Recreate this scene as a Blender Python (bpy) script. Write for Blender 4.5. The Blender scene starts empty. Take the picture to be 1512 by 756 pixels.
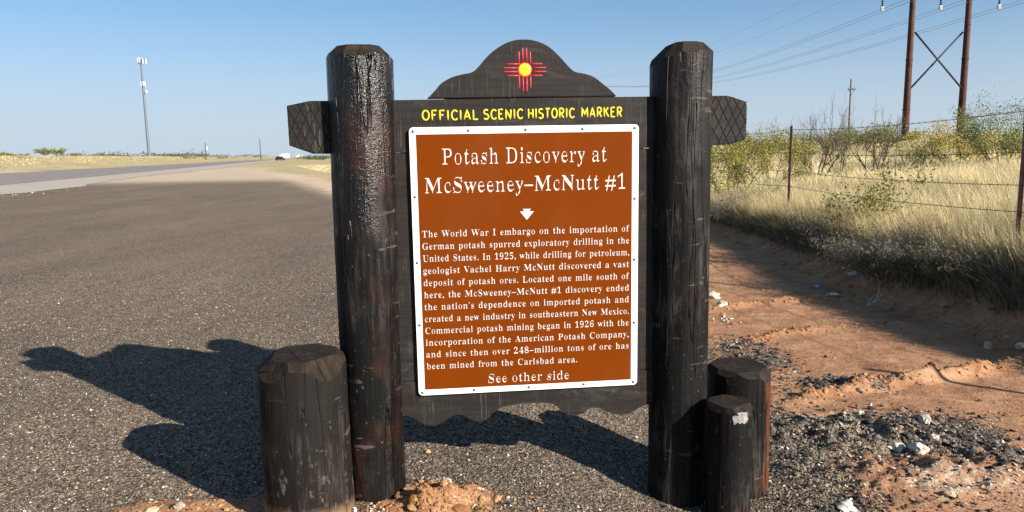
import bpy, bmesh, math, random
import numpy as np
from mathutils import Vector, Matrix, noise as mn

random.seed(7)
RNG = np.random.default_rng(11)
SC = bpy.context.scene
COL = SC.collection
R = math.radians

# ------------------------------------------------------------------ camera
CAM_H = 1.55
F_PX, PITCH, ROLL = 1065.0, R(8.15), 0.018
cd = bpy.data.cameras.new('camera')
cd.sensor_width = 36.0
cd.lens = 36.0 * F_PX / 1512.0
cd.clip_start, cd.clip_end = 0.05, 20000
cam = bpy.data.objects.new('camera', cd)
COL.objects.link(cam)
_f = Vector((0, math.cos(PITCH), -math.sin(PITCH)))
_r = Vector((1, 0, 0))
_u = _r.cross(_f)
RT = _r * math.cos(ROLL) - _u * math.sin(ROLL)
UP = _u * math.cos(ROLL) + _r * math.sin(ROLL)
FW = _f
cam.matrix_world = Matrix(((RT.x, UP.x, -FW.x, 0), (RT.y, UP.y, -FW.y, 0), (RT.z, UP.z, -FW.z, CAM_H), (0, 0, 0, 1)))
SC.camera = cam

# ------------------------------------------------------------------ sky, sun, exposure
SUN = Vector((1.65, -1.32, 1.0)).normalized()
SUN_EL = math.asin(SUN.z)
world = bpy.data.worlds.new('World')
SC.world = world
world.use_nodes = True
nt = world.node_tree
nt.nodes.clear()
sky = nt.nodes.new('ShaderNodeTexSky')
sky.sky_type = 'NISHITA'
sky.sun_disc = False
sky.sun_elevation = SUN_EL
sky.sun_rotation = math.atan2(SUN.x, SUN.y)
sky.altitude = 900
sky.air_density = 1.0
sky.dust_density = 1.0
sky.ozone_density = 6.0
bg = nt.nodes.new('ShaderNodeBackground')
bg.inputs[1].default_value = 0.097
wo = nt.nodes.new('ShaderNodeOutputWorld')
gam = nt.nodes.new('ShaderNodeGamma')       # softer contrast between horizon and zenith, as the phone recorded it
gam.inputs[1].default_value = 0.66
wbal = nt.nodes.new('ShaderNodeMix')
wbal.data_type, wbal.blend_type = 'RGBA', 'MULTIPLY'
wbal.inputs[0].default_value = 1.0
wbal.inputs[7].default_value = (0.87, 1.005, 1.075, 1.0)
nt.links.new(sky.outputs[0], gam.inputs[0])
nt.links.new(gam.outputs[0], wbal.inputs[6])
# pale dusty air low over the horizon
tco = nt.nodes.new('ShaderNodeTexCoord')
sep = nt.nodes.new('ShaderNodeSeparateXYZ')
nt.links.new(tco.outputs['Generated'], sep.inputs[0])
mr = nt.nodes.new('ShaderNodeMapRange')
mr.interpolation_type = 'SMOOTHSTEP'
for _i, _v in enumerate((-0.02, 0.20, 0.90, 0.0)):
    mr.inputs[1 + _i].default_value = _v
nt.links.new(sep.outputs[2], mr.inputs[0])
hzn = nt.nodes.new('ShaderNodeMix')
hzn.data_type = 'RGBA'
hzn.inputs[7].default_value = (2.60, 2.98, 3.50, 1.0)
nt.links.new(mr.outputs[0], hzn.inputs[0])
nt.links.new(wbal.outputs[2], hzn.inputs[6])
nt.links.new(hzn.outputs[2], bg.inputs[0])
nt.links.new(bg.outputs[0], wo.inputs[0])
sd = bpy.data.lights.new('sun', 'SUN')
sd.energy = 5.0
sd.angle = R(0.5)
sd.color = (1.0, 0.93, 0.82)
so = bpy.data.objects.new('sun', sd)
COL.objects.link(so)
so.rotation_euler = SUN.to_track_quat('Z', 'Y').to_euler()
SC.view_settings.view_transform = 'Standard'
SC.view_settings.look = 'None'
SC.view_settings.gamma = 1.0
SC.view_settings.use_curve_mapping = False
SC.view_settings.exposure = 1.2
SC.render.engine = 'CYCLES'
SC.cycles.max_bounces = 6
SC.cycles.diffuse_bounces = 3
SC.cycles.transparent_max_bounces = 8


# ------------------------------------------------------------------ small helpers
def at(px, py, Y):
    """the point seen at pixel (px, py) of the 1512x756 photograph at world depth Y"""
    d = RT * ((px - 756) / F_PX) - UP * ((py - 378) / F_PX) + FW
    return Vector((0, 0, CAM_H)) + d * (Y / d.y)


def obj(name, mesh, mat=None, parent=None):
    o = bpy.data.objects.new(name, mesh)
    COL.objects.link(o)
    for m in (mat if isinstance(mat, (list, tuple)) else [mat]):
        if m is not None:
            o.data.materials.append(m)
    if parent is not None:
        o.parent = parent
    return o


def empty(name, loc=(0, 0, 0), rz=0.0):
    o = bpy.data.objects.new(name, None)
    o.empty_display_size = 0.2
    o.location = loc
    o.rotation_euler = (0, 0, rz)
    COL.objects.link(o)
    return o


def tag(o, label=None, cat=None, group=None, kind=None):
    for k, v in (('label', label), ('category', cat), ('group', group), ('kind', kind)):
        if v:
            o[k] = v
    return o


def copy_tree(o, parent=None):
    c = o.copy()
    COL.objects.link(c)
    c.parent = parent
    for ch in list(o.children):
        copy_tree(ch, c)
    return c


def bm_mesh(bm, name, smooth=False, auto=None):
    bmesh.ops.recalc_face_normals(bm, faces=bm.faces)
    me = bpy.data.meshes.new(name)
    bm.to_mesh(me)
    bm.free()
    if smooth:
        me.polygons.foreach_set('use_smooth', [True] * len(me.polygons))
        if auto is not None:
            me.set_sharp_from_angle(angle=R(auto))
    return me


def np_mesh(name, verts, faces, col=None, smooth=False):
    """verts (n,3), faces (m,k) all with k corners"""
    verts = np.asarray(verts, np.float32)
    faces = np.asarray(faces, np.int32)
    k = faces.shape[1]
    me = bpy.data.meshes.new(name)
    me.vertices.add(len(verts))
    me.vertices.foreach_set('co', verts.ravel())
    me.loops.add(faces.size)
    me.loops.foreach_set('vertex_index', faces.ravel())
    me.polygons.add(len(faces))
    me.polygons.foreach_set('loop_start', np.arange(0, faces.size, k, dtype=np.int32))
    me.polygons.foreach_set('use_smooth', np.full(len(faces), smooth))
    me.update(calc_edges=True)
    if col is not None:
        a = me.color_attributes.new('tint', 'FLOAT_COLOR', 'POINT')
        c4 = np.ones((len(verts), 4), np.float32)
        c4[:, :3] = col
        a.data.foreach_set('color', c4.ravel())
    return me


def add_box(bm, cx, cy, cz, sx, sy, sz, bev=0.0, rot=None):
    m = Matrix.Translation((cx, cy, cz))
    if rot is not None:
        m = m @ rot
    g = bmesh.ops.create_cube(bm, size=1.0, matrix=m @ Matrix.Diagonal((sx, sy, sz, 1)))
    if bev > 0:
        es = list({e for v in g['verts'] for e in v.link_edges})
        bmesh.ops.bevel(bm, geom=es, offset=bev, segments=2, affect='EDGES', profile=0.6)


def add_tube(bm, pts, rad, seg=8, flat=1.0, flat_axis=None, cap=True):
    """tube along a polyline; rad a number or a list; flat squeezes along flat_axis"""
    pts = [Vector(p) for p in pts]
    n = len(pts)
    rads = rad if isinstance(rad, (list, tuple)) else [rad] * n
    rings = []
    prev = None
    for i, p in enumerate(pts):
        t = (pts[min(i + 1, n - 1)] - pts[max(i - 1, 0)])
        if t.length < 1e-9:
            t = Vector((0, 0, 1))
        t.normalize()
        if prev is None:
            a = Vector((0, 0, 1)) if abs(t.z) < 0.9 else Vector((1, 0, 0))
            s = t.cross(a).normalized()
        else:
            s = (prev - t * prev.dot(t))
            s = s.normalized() if s.length > 1e-6 else t.orthogonal().normalized()
        prev = s
        b = t.cross(s)
        ring = []
        for k in range(seg):
            an = 2 * math.pi * k / seg
            off = (s * math.cos(an) + b * math.sin(an)) * rads[i]
            if flat_axis is not None:
                off = off - flat_axis * (off.dot(flat_axis) * (1 - flat))
            ring.append(bm.verts.new(p + off))
        rings.append(ring)
    for i in range(n - 1):
        for k in range(seg):
            bm.faces.new((rings[i][k], rings[i][(k + 1) % seg], rings[i + 1][(k + 1) % seg], rings[i + 1][k]))
    if cap:
        bm.faces.new(rings[0][::-1])
        bm.faces.new(rings[-1])


def add_prism(bm, outline, y0, y1, bev=0.0):
    """outline of (x, z) points extruded from y0 (front) to y1 (back)"""
    f = [bm.verts.new((x, y0, z)) for x, z in outline]
    b = [bm.verts.new((x, y1, z)) for x, z in outline]
    n = len(f)
    ff = bm.faces.new(f)
    bm.faces.new(b[::-1])
    for i in range(n):
        bm.faces.new((f[i], b[i], b[(i + 1) % n], f[(i + 1) % n]))
    if bev > 0:
        bmesh.ops.bevel(bm, geom=list(ff.edges), offset=bev, segments=2, affect='EDGES')


def smooth_line(pts, n=6):
    """Catmull-Rom through 2D points"""
    out = []
    P = [pts[0]] + list(pts) + [pts[-1]]
    for i in range(1, len(P) - 2):
        for k in range(n):
            t = k / n
            q = []
            for a in (0, 1):
                p0, p1, p2, p3 = P[i - 1][a], P[i][a], P[i + 1][a], P[i + 2][a]
                q.append(0.5 * (2 * p1 + (p2 - p0) * t + (2 * p0 - 5 * p1 + 4 * p2 - p3) * t * t + (3 * p1 - p0 - 3 * p2 + p3) * t ** 3))
            out.append(tuple(q))
    out.append(tuple(pts[-1]))
    return out


# ------------------------------------------------------------------ node helpers
class Mat:
    def __init__(self, name, rough=0.8, spec=0.3):
        self.m = bpy.data.materials.new(name)
        self.m.use_nodes = True
        self.t = self.m.node_tree
        self.b = self.t.nodes['Principled BSDF']
        self.b.inputs['Roughness'].default_value = rough
        self.b.inputs['Specular IOR Level'].default_value = spec
        self._pos = None

    def n(self, kind, **kw):
        nd = self.t.nodes.new(kind)
        for k, v in kw.items():
            setattr(nd, k, v)
        return nd

    def put(self, sock, v):
        if isinstance(v, bpy.types.NodeSocket):
            self.t.links.new(v, sock)
        elif isinstance(v, (tuple, list)) and len(v) == 3 and sock.type == 'RGBA':
            sock.default_value = (*v, 1)
        else:
            sock.default_value = v

    def coord(self, scale=(1, 1, 1), kind='Object'):
        tc = self.n('ShaderNodeTexCoord')
        mp = self.n('ShaderNodeMapping')
        mp.inputs['Scale'].default_value = scale
        self.t.links.new(tc.outputs[kind], mp.inputs[0])
        return mp.outputs[0]

    def noise(self, vec, scale, detail=4, rough=0.55, dist=0.0):
        nd = self.n('ShaderNodeTexNoise')
        self.put(nd.inputs['Vector'], vec)
        nd.inputs['Scale'].default_value = scale
        nd.inputs['Detail'].default_value = detail
        nd.inputs['Roughness'].default_value = rough
        nd.inputs['Distortion'].default_value = dist
        return nd.outputs[0]

    def voro(self, vec, scale, out='Color', feature='F1'):
        nd = self.n('ShaderNodeTexVoronoi', feature=feature)
        self.put(nd.inputs['Vector'], vec)
        nd.inputs['Scale'].default_value = scale
        return nd.outputs[out]

    def ramp(self, fac, stops):
        nd = self.n('ShaderNodeValToRGB')
        self.put(nd.inputs[0], fac)
        e = nd.color_ramp.elements
        while len(e) < len(stops):
            e.new(0.5)
        for i, (p, c) in enumerate(stops):
            e[i].position = p
            e[i].color = (*c, 1) if isinstance(c, (tuple, list)) else (c, c, c, 1)
        return nd.outputs[0]

    def mix(self, fac, a, b, mode='MIX'):
        nd = self.n('ShaderNodeMix', data_type='RGBA', blend_type=mode)
        self.put(nd.inputs[0], fac)
        self.put(nd.inputs[6], a)
        self.put(nd.inputs[7], b)
        return nd.outputs[2]

    def math(self, op, a, b=0.0, clamp=False):
        nd = self.n('ShaderNodeMath', operation=op, use_clamp=clamp)
        self.put(nd.inputs[0], a)
        self.put(nd.inputs[1], b)
        return nd.outputs[0]

    def smooth(self, v, lo, hi, a=0.0, b=1.0):
        nd = self.n('ShaderNodeMapRange', interpolation_type='SMOOTHSTEP')
        self.put(nd.inputs[0], v)
        for i, q in enumerate((lo, hi, a, b)):
            nd.inputs[1 + i].default_value = q
        return nd.outputs[0]

    def attr(self, name, out='Fac'):
        nd = self.n('ShaderNodeAttribute', attribute_name=name)
        return nd.outputs[out]

    def bump(self, h, dist=0.01, strength=1.0, normal=None):
        nd = self.n('ShaderNodeBump')
        nd.inputs['Strength'].default_value = strength
        nd.inputs['Distance'].default_value = dist
        self.put(nd.inputs['Height'], h)
        if normal is not None:
            self.put(nd.inputs['Normal'], normal)
        return nd.outputs[0]

    def set(self, **kw):
        names = dict(color='Base Color', rough='Roughness', normal='Normal', metal='Metallic', spec='Specular IOR Level')
        for k, v in kw.items():
            self.put(self.b.inputs[names[k]], v)
        return self.m


def simple(name, col, rough=0.7, metal=0.0, var=0.15, scale=8.0, spec=0.3, bump=0.0):
    M = Mat(name, rough, spec)
    v = M.coord()
    n = M.noise(v, scale, 5, 0.6)
    dark = tuple(c * (1 - var * 1.5) for c in col)
    light = tuple(min(1, c * (1 + var)) for c in col)
    M.set(color=M.ramp(n, [(0.3, dark), (0.7, light)]), metal=metal)
    if bump:
        M.set(normal=M.bump(n, bump))
    return M.m


def log_material(name, tar=0.0, dust=None, brown=0.5, worn=0.3, rust=0.0):
    M = Mat(name, 0.6, 0.16)
    vo = M.coord()
    sx = M.n('ShaderNodeSeparateXYZ')
    M.put(sx.inputs[0], vo)
    Z = sx.outputs[2]
    grain = M.noise(M.coord((1, 1, 0.09)), 42, 6, 0.65, 0.4)
    mid = M.noise(M.coord((1, 1, 0.28)), 9, 5, 0.6, 0.6)
    big = M.noise(vo, 3.1, 4, 0.6)
    fine = M.noise(vo, 95, 4, 0.65)
    c = M.ramp(grain, [(0.3, (0.0018, 0.0016, 0.0016)), (0.55, (0.0042, 0.0036, 0.0034)), (0.75, (0.0085, 0.0072, 0.0065))])
    rb = M.math('MULTIPLY', M.smooth(big, 0.52, 0.64), M.smooth(mid, 0.42, 0.58))
    c = M.mix(M.math('MULTIPLY', rb, brown), c, (0.034, 0.0115, 0.0055))
    gy = M.math('MULTIPLY', M.smooth(M.noise(M.coord((1, 1, 0.4)), 5.3, 5, 0.65), 0.5, 0.64), M.smooth(grain, 0.42, 0.60))
    c = M.mix(M.math('MULTIPLY', gy, worn), c, (0.062, 0.054, 0.048))
    flecks = M.smooth(M.noise(M.coord((1, 1, 0.5)), 60, 3, 0.7), 0.66, 0.72)
    c = M.mix(M.math('MULTIPLY', flecks, 0.6), c, (0.15, 0.13, 0.11))
    if rust:                        # one side stained rusty brown
        rx = M.math('ADD', sx.outputs[0], M.math('MULTIPLY', M.math('SUBTRACT', M.noise(M.coord((1, 1, 0.3)), 14, 4, 0.65), 0.5), 0.16))
        c = M.mix(M.smooth(rx, 0.085, 0.125, 0.0, rust), c, (0.085, 0.026, 0.010))
    # thin saw nicks running round the log
    nick = M.math('MULTIPLY', M.smooth(M.noise(M.coord((0.22, 0.22, 1)), 34, 2, 0.5), 0.66, 0.69), M.smooth(big, 0.42, 0.58))
    c = M.mix(M.math('MULTIPLY', nick, 0.5), c, (0.12, 0.10, 0.09))
    # knots
    k = M.voro(M.coord((1, 1, 0.8)), 3.3, 'Distance')
    kn = M.math('MULTIPLY', M.smooth(k, 0.03, 0.09, 1.0, 0.0), M.smooth(M.math('SINE', M.math('MULTIPLY', k, 260)), -0.5, 0.9))
    c = M.mix(M.math('MULTIPLY', kn, 0.6), c, (0.05, 0.036, 0.028))
    crk = M.math('ABSOLUTE', M.math('SUBTRACT', M.noise(M.coord((1, 1, 0.045)), 10, 3, 0.55, 0.2), 0.5))
    crack = M.smooth(crk, 0.0, 0.010, 1.0, 0.0)
    c = M.mix(M.math('MULTIPLY', crack, 0.85), c, (0.0012, 0.0012, 0.0012))
    if dust is not None:
        zz = M.math('ADD', Z, M.math('MULTIPLY', M.math('SUBTRACT', mid, 0.5), dust * 1.3))
        c = M.mix(M.smooth(zz, dust * 0.25, dust * 1.05, 0.92, 0.0), c, (0.25, 0.15, 0.082))
        sp = M.math('MULTIPLY', M.smooth(M.noise(M.coord((1.6, 1.6, 0.7)), 17, 4, 0.7), 0.56, 0.66), M.smooth(zz, dust * 1.2, dust * 4.5, 1.0, 0.0))
        c = M.mix(M.math('MULTIPLY', sp, 0.6), c, (0.18, 0.145, 0.115))
        c = M.mix(0.22, c, (0.032, 0.026, 0.022))
    rough = M.ramp(M.noise(M.coord((1, 1, 0.5)), 7, 5, 0.6), [(0.38, 0.50), (0.62, 0.85)])
    h = M.math('ADD', M.math('MULTIPLY', grain, 0.3), M.math('ADD', M.math('MULTIPLY', mid, 0.7), M.math('MULTIPLY', fine, 0.16)))
    h = M.math('SUBTRACT', h, M.math('MULTIPLY', crack, 0.7))
    if tar:
        zt_ = M.math('ADD', Z, M.math('MULTIPLY', M.math('SUBTRACT', M.noise(M.coord((1, 1, 0.5)), 6, 4, 0.6), 0.5), 1.5))
        tm = M.math('MULTIPLY', M.smooth(zt_, 1.15, 1.6), tar)
        lo = M.math('MULTIPLY', M.smooth(M.noise(M.coord((1, 1, 0.3)), 4.5, 4, 0.6), 0.56, 0.64), tar * 0.8)
        tm = M.math('MAXIMUM', tm, lo)
        c = M.mix(M.math('MULTIPLY', tm, 0.75), c, M.ramp(big, [(0.45, (0.0035, 0.003, 0.003)), (0.6, (0.020, 0.0075, 0.0040))]))
        rough = M.mix(tm, rough, (0.22, 0.22, 0.22))
        M.set(spec=M.math('ADD', M.math('MULTIPLY', tm, 0.32), 0.16))
        blob = M.math('ADD', M.noise(vo, 38, 4, 0.6), M.math('MULTIPLY', fine, 0.6))
        h = M.math('ADD', h, M.math('MULTIPLY', M.math('MULTIPLY', blob, tm), 0.34))
    return M.set(color=c, rough=rough, normal=M.bump(h, 0.012, 0.95))


def board_material(name, tone=1.0):
    M = Mat(name, 0.7, 0.14)
    v = M.coord((0.07, 1, 1))
    grain = M.noise(v, 55, 6, 0.65, 0.3)
    mid = M.noise(M.coord((0.22, 1, 1)), 9, 5, 0.62, 1.2)
    saw = M.noise(M.coord((1, 1, 0.035)), 150, 3, 0.6)
    big = M.noise(M.coord(), 4.0, 5, 0.65)
    t = tone
    c = M.ramp(mid, [(0.3, (0.018 * t, 0.015 * t, 0.0135 * t)), (0.55, (0.034 * t, 0.029 * t, 0.026 * t)), (0.75, (0.058 * t, 0.047 * t, 0.040 * t))])
    c = M.mix(0.45, c, M.ramp(grain, [(0.3, (0.010, 0.009, 0.009)), (0.7, (0.060 * t, 0.052 * t, 0.047 * t))]))
    s = M.math('MULTIPLY', M.smooth(saw, 0.57, 0.70), M.smooth(big, 0.40, 0.62))
    c = M.mix(M.math('MULTIPLY', s, 0.5), c, (0.12, 0.104, 0.092))
    st = M.smooth(M.noise(M.coord((0.8, 1, 1)), 6.5, 4, 0.7, 0.5), 0.63, 0.73)
    c = M.mix(M.math('MULTIPLY', st, 0.45), c, (0.095, 0.068, 0.048))
    k = M.voro(M.coord((1, 1, 1.6)), 3.1, 'Distance')
    ring = M.math('SINE', M.math('MULTIPLY', k, 330))
    kn = M.math('MULTIPLY', M.smooth(k, 0.035, 0.10, 1.0, 0.0), M.smooth(ring, -0.4, 0.9))
    c = M.mix(M.math('MULTIPLY', kn, 0.6), c, (0.005, 0.0045, 0.004))
    ash = M.smooth(M.noise(M.coord((0.6, 1, 1.3)), 5.0, 6, 0.7, 0.8), 0.54, 0.68, 0, 0.35)
    c = M.mix(ash, c, (0.075, 0.064, 0.055))
    h = M.math('ADD', M.math('MULTIPLY', grain, 0.5), M.math('MULTIPLY', saw, 0.35))
    return M.set(color=c, rough=M.ramp(big, [(0.3, 0.46), (0.7, 0.72)]), normal=M.bump(h, 0.003, 0.8))


def tint_material(name, rough=0.85, transl=0.0, spec=0.2, var=0.0, bump=0.0):
    M = Mat(name, rough, spec)
    c = M.attr('tint', 'Color')
    if var or bump:
        n = M.noise(M.coord(), 90, 4, 0.6)
        if var:
            c = M.mix(1.0, c, M.ramp(n, [(0.25, (1 - var,) * 3), (0.75, (1 + var * 0.3,) * 3)]), 'MULTIPLY')
        if bump:
            M.set(normal=M.bump(n, bump))
    M.set(color=c)
    if transl:
        tr = M.n('ShaderNodeBsdfTranslucent')
        M.put(tr.inputs[0], c)
        mx = M.n('ShaderNodeMixShader')
        mx.inputs[0].default_value = transl
        out = M.t.nodes['Material Output']
        M.t.links.new(M.b.outputs[0], mx.inputs[1])
        M.t.links.new(tr.outputs[0], mx.inputs[2])
        M.t.links.new(mx.outputs[0], out.inputs[0])
    return M.m


def ground_material(name):
    M = Mat(name, 0.95, 0.15)
    v = M.coord()
    g0 = M.attr('gravel')
    veg = M.attr('straw')
    cal = M.attr('caliche')
    b1 = M.noise(v, 1.7, 6, 0.65)
    b2 = M.noise(v, 14, 5, 0.7)
    g = M.math('ADD', g0, M.math('ADD', M.math('MULTIPLY', M.math('SUBTRACT', b1, 0.5), 0.9), M.math('MULTIPLY', M.math('SUBTRACT', b2, 0.5), 1.0)))
    gm = M.smooth(g, 0.42, 0.60)
    # crushed asphalt
    cell = M.n('ShaderNodeSeparateColor')
    M.put(cell.inputs[0], M.voro(v, 115))
    cell2 = M.n('ShaderNodeSeparateColor')
    M.put(cell2.inputs[0], M.voro(v, 52))
    ga = M.ramp(cell.outputs[0], [(0.0, (0.025, 0.020, 0.017)), (0.35, (0.085, 0.068, 0.054)), (0.72, (0.18, 0.145, 0.113)), (0.93, (0.34, 0.28, 0.22)), (1.0, (0.60, 0.54, 0.46))])
    gb = M.ramp(cell2.outputs[1], [(0.0, (0.040, 0.033, 0.028)), (0.5, (0.125, 0.102, 0.080)), (1.0, (0.24, 0.196, 0.155))])
    gr = M.mix(0.4, ga, gb)
    pat = M.noise(M.coord((1, 0.35, 1)), 0.55, 5, 0.6)
    gr = M.mix(1.0, gr, M.ramp(pat, [(0.3, (0.86, 0.82, 0.77)), (0.7, (1.24, 1.12, 0.98))]), 'MULTIPLY')
    gr = M.mix(M.math('MULTIPLY', M.smooth(M.noise(v, 0.8, 6, 0.7), 0.50, 0.75), 0.45), gr, (0.20, 0.15, 0.105))
    trk = M.noise(M.coord((0.9, 0.35, 1)), 0.9, 6, 0.65, 0.8)
    gr = M.mix(1.0, gr, M.ramp(trk, [(0.36, (0.92, 0.92, 0.925)), (0.5, (1.0, 1.0, 1.0)), (0.66, (1.09, 1.075, 1.05))]), 'MULTIPLY')
    dk = M.smooth(M.noise(v, 2.6, 5, 0.7), 0.62, 0.72, 0, 0.4)
    gr = M.mix(dk, gr, (0.05, 0.043, 0.037))
    # red desert dirt
    di = M.ramp(M.noise(v, 3.0, 7, 0.68), [(0.25, (0.20, 0.092, 0.043)), (0.5, (0.305, 0.155, 0.084)), (0.75, (0.395, 0.225, 0.130))])
    di = M.mix(M.math('MULTIPLY', M.smooth(b2, 0.50, 0.72), 0.5), di, (0.44, 0.27, 0.15))
    tr = M.noise(M.coord((0.55, 2.2, 1)), 2.4, 5, 0.65, 0.8)      # scraped streaks
    di = M.mix(M.smooth(tr, 0.55, 0.68, 0, 0.45), di, (0.47, 0.31, 0.19))
    di = M.mix(M.smooth(tr, 0.46, 0.36, 0, 0.45), di, (0.17, 0.075, 0.036))
    spk = M.n('ShaderNodeSeparateColor')
    M.put(spk.inputs[0], M.voro(v, 85))
    di = M.mix(M.smooth(spk.outputs[0], 0.94, 0.99, 0, 0.28), di, (0.50, 0.38, 0.26))
    di = M.mix(M.smooth(spk.outputs[1], 0.93, 0.97, 0, 0.6), di, (0.06, 0.045, 0.038))
    # caliche dust
    ca = M.ramp(b2, [(0.3, (0.42, 0.31, 0.21)), (0.7, (0.66, 0.55, 0.42))])
    cm = M.smooth(M.math('ADD', cal, M.math('MULTIPLY', M.math('SUBTRACT', b2, 0.5), 1.1)), 0.35, 0.75)
    c = M.mix(gm, di, gr)
    c = M.mix(M.math('MULTIPLY', cm, 0.75), c, ca)
    # straw-covered soil
    s1 = M.noise(M.coord((1, 1, 1)), 0.33, 8, 0.72)
    s2 = M.noise(v, 5.0, 6, 0.75)
    stw = M.ramp(s1, [(0.3, (0.27, 0.215, 0.11)), (0.52, (0.40, 0.325, 0.18)), (0.75, (0.49, 0.41, 0.24))])
    stw = M.mix(1.0, stw, M.ramp(s2, [(0.3, (0.68, 0.68, 0.65)), (0.7, (1.12, 1.10, 1.06))]), 'MULTIPLY')
    c = M.mix(M.smooth(M.math('ADD', veg, M.math('MULTIPLY', M.math('SUBTRACT', b1, 0.5), 0.7)), 0.35, 0.65), c, stw)
    hv = M.voro(v, 115, 'Distance')
    hv2 = M.voro(v, 46, 'Distance')
    hg = M.math('ADD', M.math('MULTIPLY', hv, -0.6), M.math('MULTIPLY', hv2, -0.8))
    hd = M.math('ADD', M.math('MULTIPLY', b2, 1.2), M.math('MULTIPLY', M.noise(v, 70, 4, 0.7), 0.55))
    mh = M.n('ShaderNodeMix', data_type='FLOAT')
    M.put(mh.inputs[0], gm)
    M.put(mh.inputs[2], hd)
    M.put(mh.inputs[3], hg)
    return M.set(color=c, normal=M.bump(mh.outputs[0], 0.016, 0.85))


def road_material(name, c0, c1, streak=0.5, patch=None):
    M = Mat(name, 0.9, 0.2)
    v = M.coord((1, 0.03, 1))
    a = M.noise(v, 1.1, 5, 0.6)
    b = M.noise(M.coord(), 0.35, 7, 0.7)
    c = M.mix(0.5, M.ramp(a, [(0.3, c0), (0.7, c1)]), M.ramp(b, [(0.3, c0), (0.7, c1)]))
    if patch:
        c = M.mix(M.smooth(M.noise(M.coord((1, 0.2, 1)), 0.5, 6, 0.7), 0.6, 0.72), c, patch)
    return M.set(color=c, normal=M.bump(M.noise(M.coord(), 40, 3, 0.6), 0.01, 0.5))


MT = {}
MT['post'] = log_material('creosote_log', 0.95, None, 0.55, 0.35)
MT['post_dull'] = log_material('creosote_log_dull', 0.28, None, 0.3, 0.75)
MT['stump_dust'] = log_material('dusty_log', 0.0, 0.10, 0.25, 0.5)
MT['stump_rust'] = log_material('rust_stained_log', 0.0, None, 0.8, 0.7, 0.8)
MT['stump'] = log_material('charred_log', 0.0, None, 0.8, 0.55)
MT['board'] = board_material('dark_stained_board', 0.52)
MT['ground'] = ground_material('desert_ground')
MT['tint'] = tint_material('stone_chips', 0.9, 0, 0.2, 0.35, 0.004)
MT['leaf'] = tint_material('leaves', 0.75, 0.30)
MT['grass'] = tint_material('dry_grass', 0.8, 0.30)
MT['bark'] = simple('grey_bark', (0.085, 0.066, 0.05), 0.9, 0, 0.3, 30)
MT['rust'] = simple('weathering_steel', (0.066, 0.024, 0.016), 0.75, 0.1, 0.4, 1.2)
MT['brace'] = simple('dark_brace', (0.035, 0.032, 0.032), 0.6, 0.3, 0.2)
CU = Mat('cut_wood_end', 0.85, 0.1)
_sx = CU.n('ShaderNodeSeparateXYZ')
CU.put(_sx.inputs[0], CU.coord())
_rn = CU.noise(CU.coord((1, 1, 0.12)), 26, 6, 0.7)
_cc = CU.ramp(_rn, [(0.3, (0.008, 0.0062, 0.0052)), (0.55, (0.022, 0.016, 0.0125)), (0.78, (0.048, 0.035, 0.026))])
_cc = CU.mix(CU.smooth(CU.noise(CU.coord(), 6.0, 4, 0.65), 0.5, 0.66, 0, 0.5), _cc, (0.040, 0.032, 0.026))
_vc = CU.voro(CU.coord((1, 1, 0.2)), 8.5, 'Distance', 'DISTANCE_TO_EDGE')
_ck = CU.math('MULTIPLY', CU.smooth(_vc, 0.0, 0.022, 1, 0), CU.smooth(CU.noise(CU.coord(), 5, 3), 0.45, 0.6))
_cc = CU.mix(_ck, _cc, (0.0015, 0.0015, 0.0015))
MT['cut'] = CU.set(color=_cc, normal=CU.bump(CU.math('SUBTRACT', _rn, CU.math('MULTIPLY', _ck, 0.8)), 0.006, 0.9))
MT['groove'] = simple('carved_groove', (0.004, 0.004, 0.004), 0.9)

# ------------------------------------------------------------------ terrain height and masks
_perm = np.random.default_rng(5).random((256, 256)).astype(np.float64)


def vnoise(x, y):
    xi, yi = np.floor(x).astype(np.int64), np.floor(y).astype(np.int64)
    fx, fy = x - xi, y - yi
    fx, fy = fx * fx * (3 - 2 * fx), fy * fy * (3 - 2 * fy)
    g = lambda a, b: _perm[a & 255, b & 255]
    return (g(xi, yi) * (1 - fx) + g(xi + 1, yi) * fx) * (1 - fy) + (g(xi, yi + 1) * (1 - fx) + g(xi + 1, yi + 1) * fx) * fy - 0.5


def fbm(x, y, s, o=4):
    t, a = 0.0, 1.0
    for i in range(o):
        t = t + a * vnoise(x * s + 17.3 * i, y * s - 9.1 * i)
        s, a = s * 2.03, a * 0.5
    return t


def sst(v, a, b):
    t = np.clip((v - a) / (b - a), 0, 1)
    return t * t * (3 - 2 * t)


UX, UY = -0.262, 0.965


def road_d(x, y):
    return -(UY * x - UX * y)


def toe_x(y):
    return 3.85 + 0.25 * sst(7.5 - y, 0, 2.5) + 0.15 * fbm(y * 0 + 3.1, y, 0.6, 2)


RIDGES = [([(1.6, 7.0), (2.1, 7.44), (2.7, 7.72), (3.3, 7.78), (3.6, 7.7)], 0.045, 0.09),
          ([(2.1, 6.2), (2.33, 6.35), (2.9, 6.6), (3.66, 6.66)], 0.035, 0.07),
          ([(1.75, 4.55), (2.05, 4.72), (2.57, 4.89), (3.18, 5.11), (3.9, 5.34), (4.6, 5.5)], 0.055, 0.06)]


def seg_dist(x, y, pts):
    best = np.full(np.shape(x), 1e9)
    for (ax, ay), (bx, by) in zip(pts[:-1], pts[1:]):
        dx, dy = bx - ax, by - ay
        t = np.clip(((x - ax) * dx + (y - ay) * dy) / (dx * dx + dy * dy), 0, 1)
        best = np.minimum(best, np.hypot(x - ax - t * dx, y - ay - t * dy))
    return best


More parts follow.
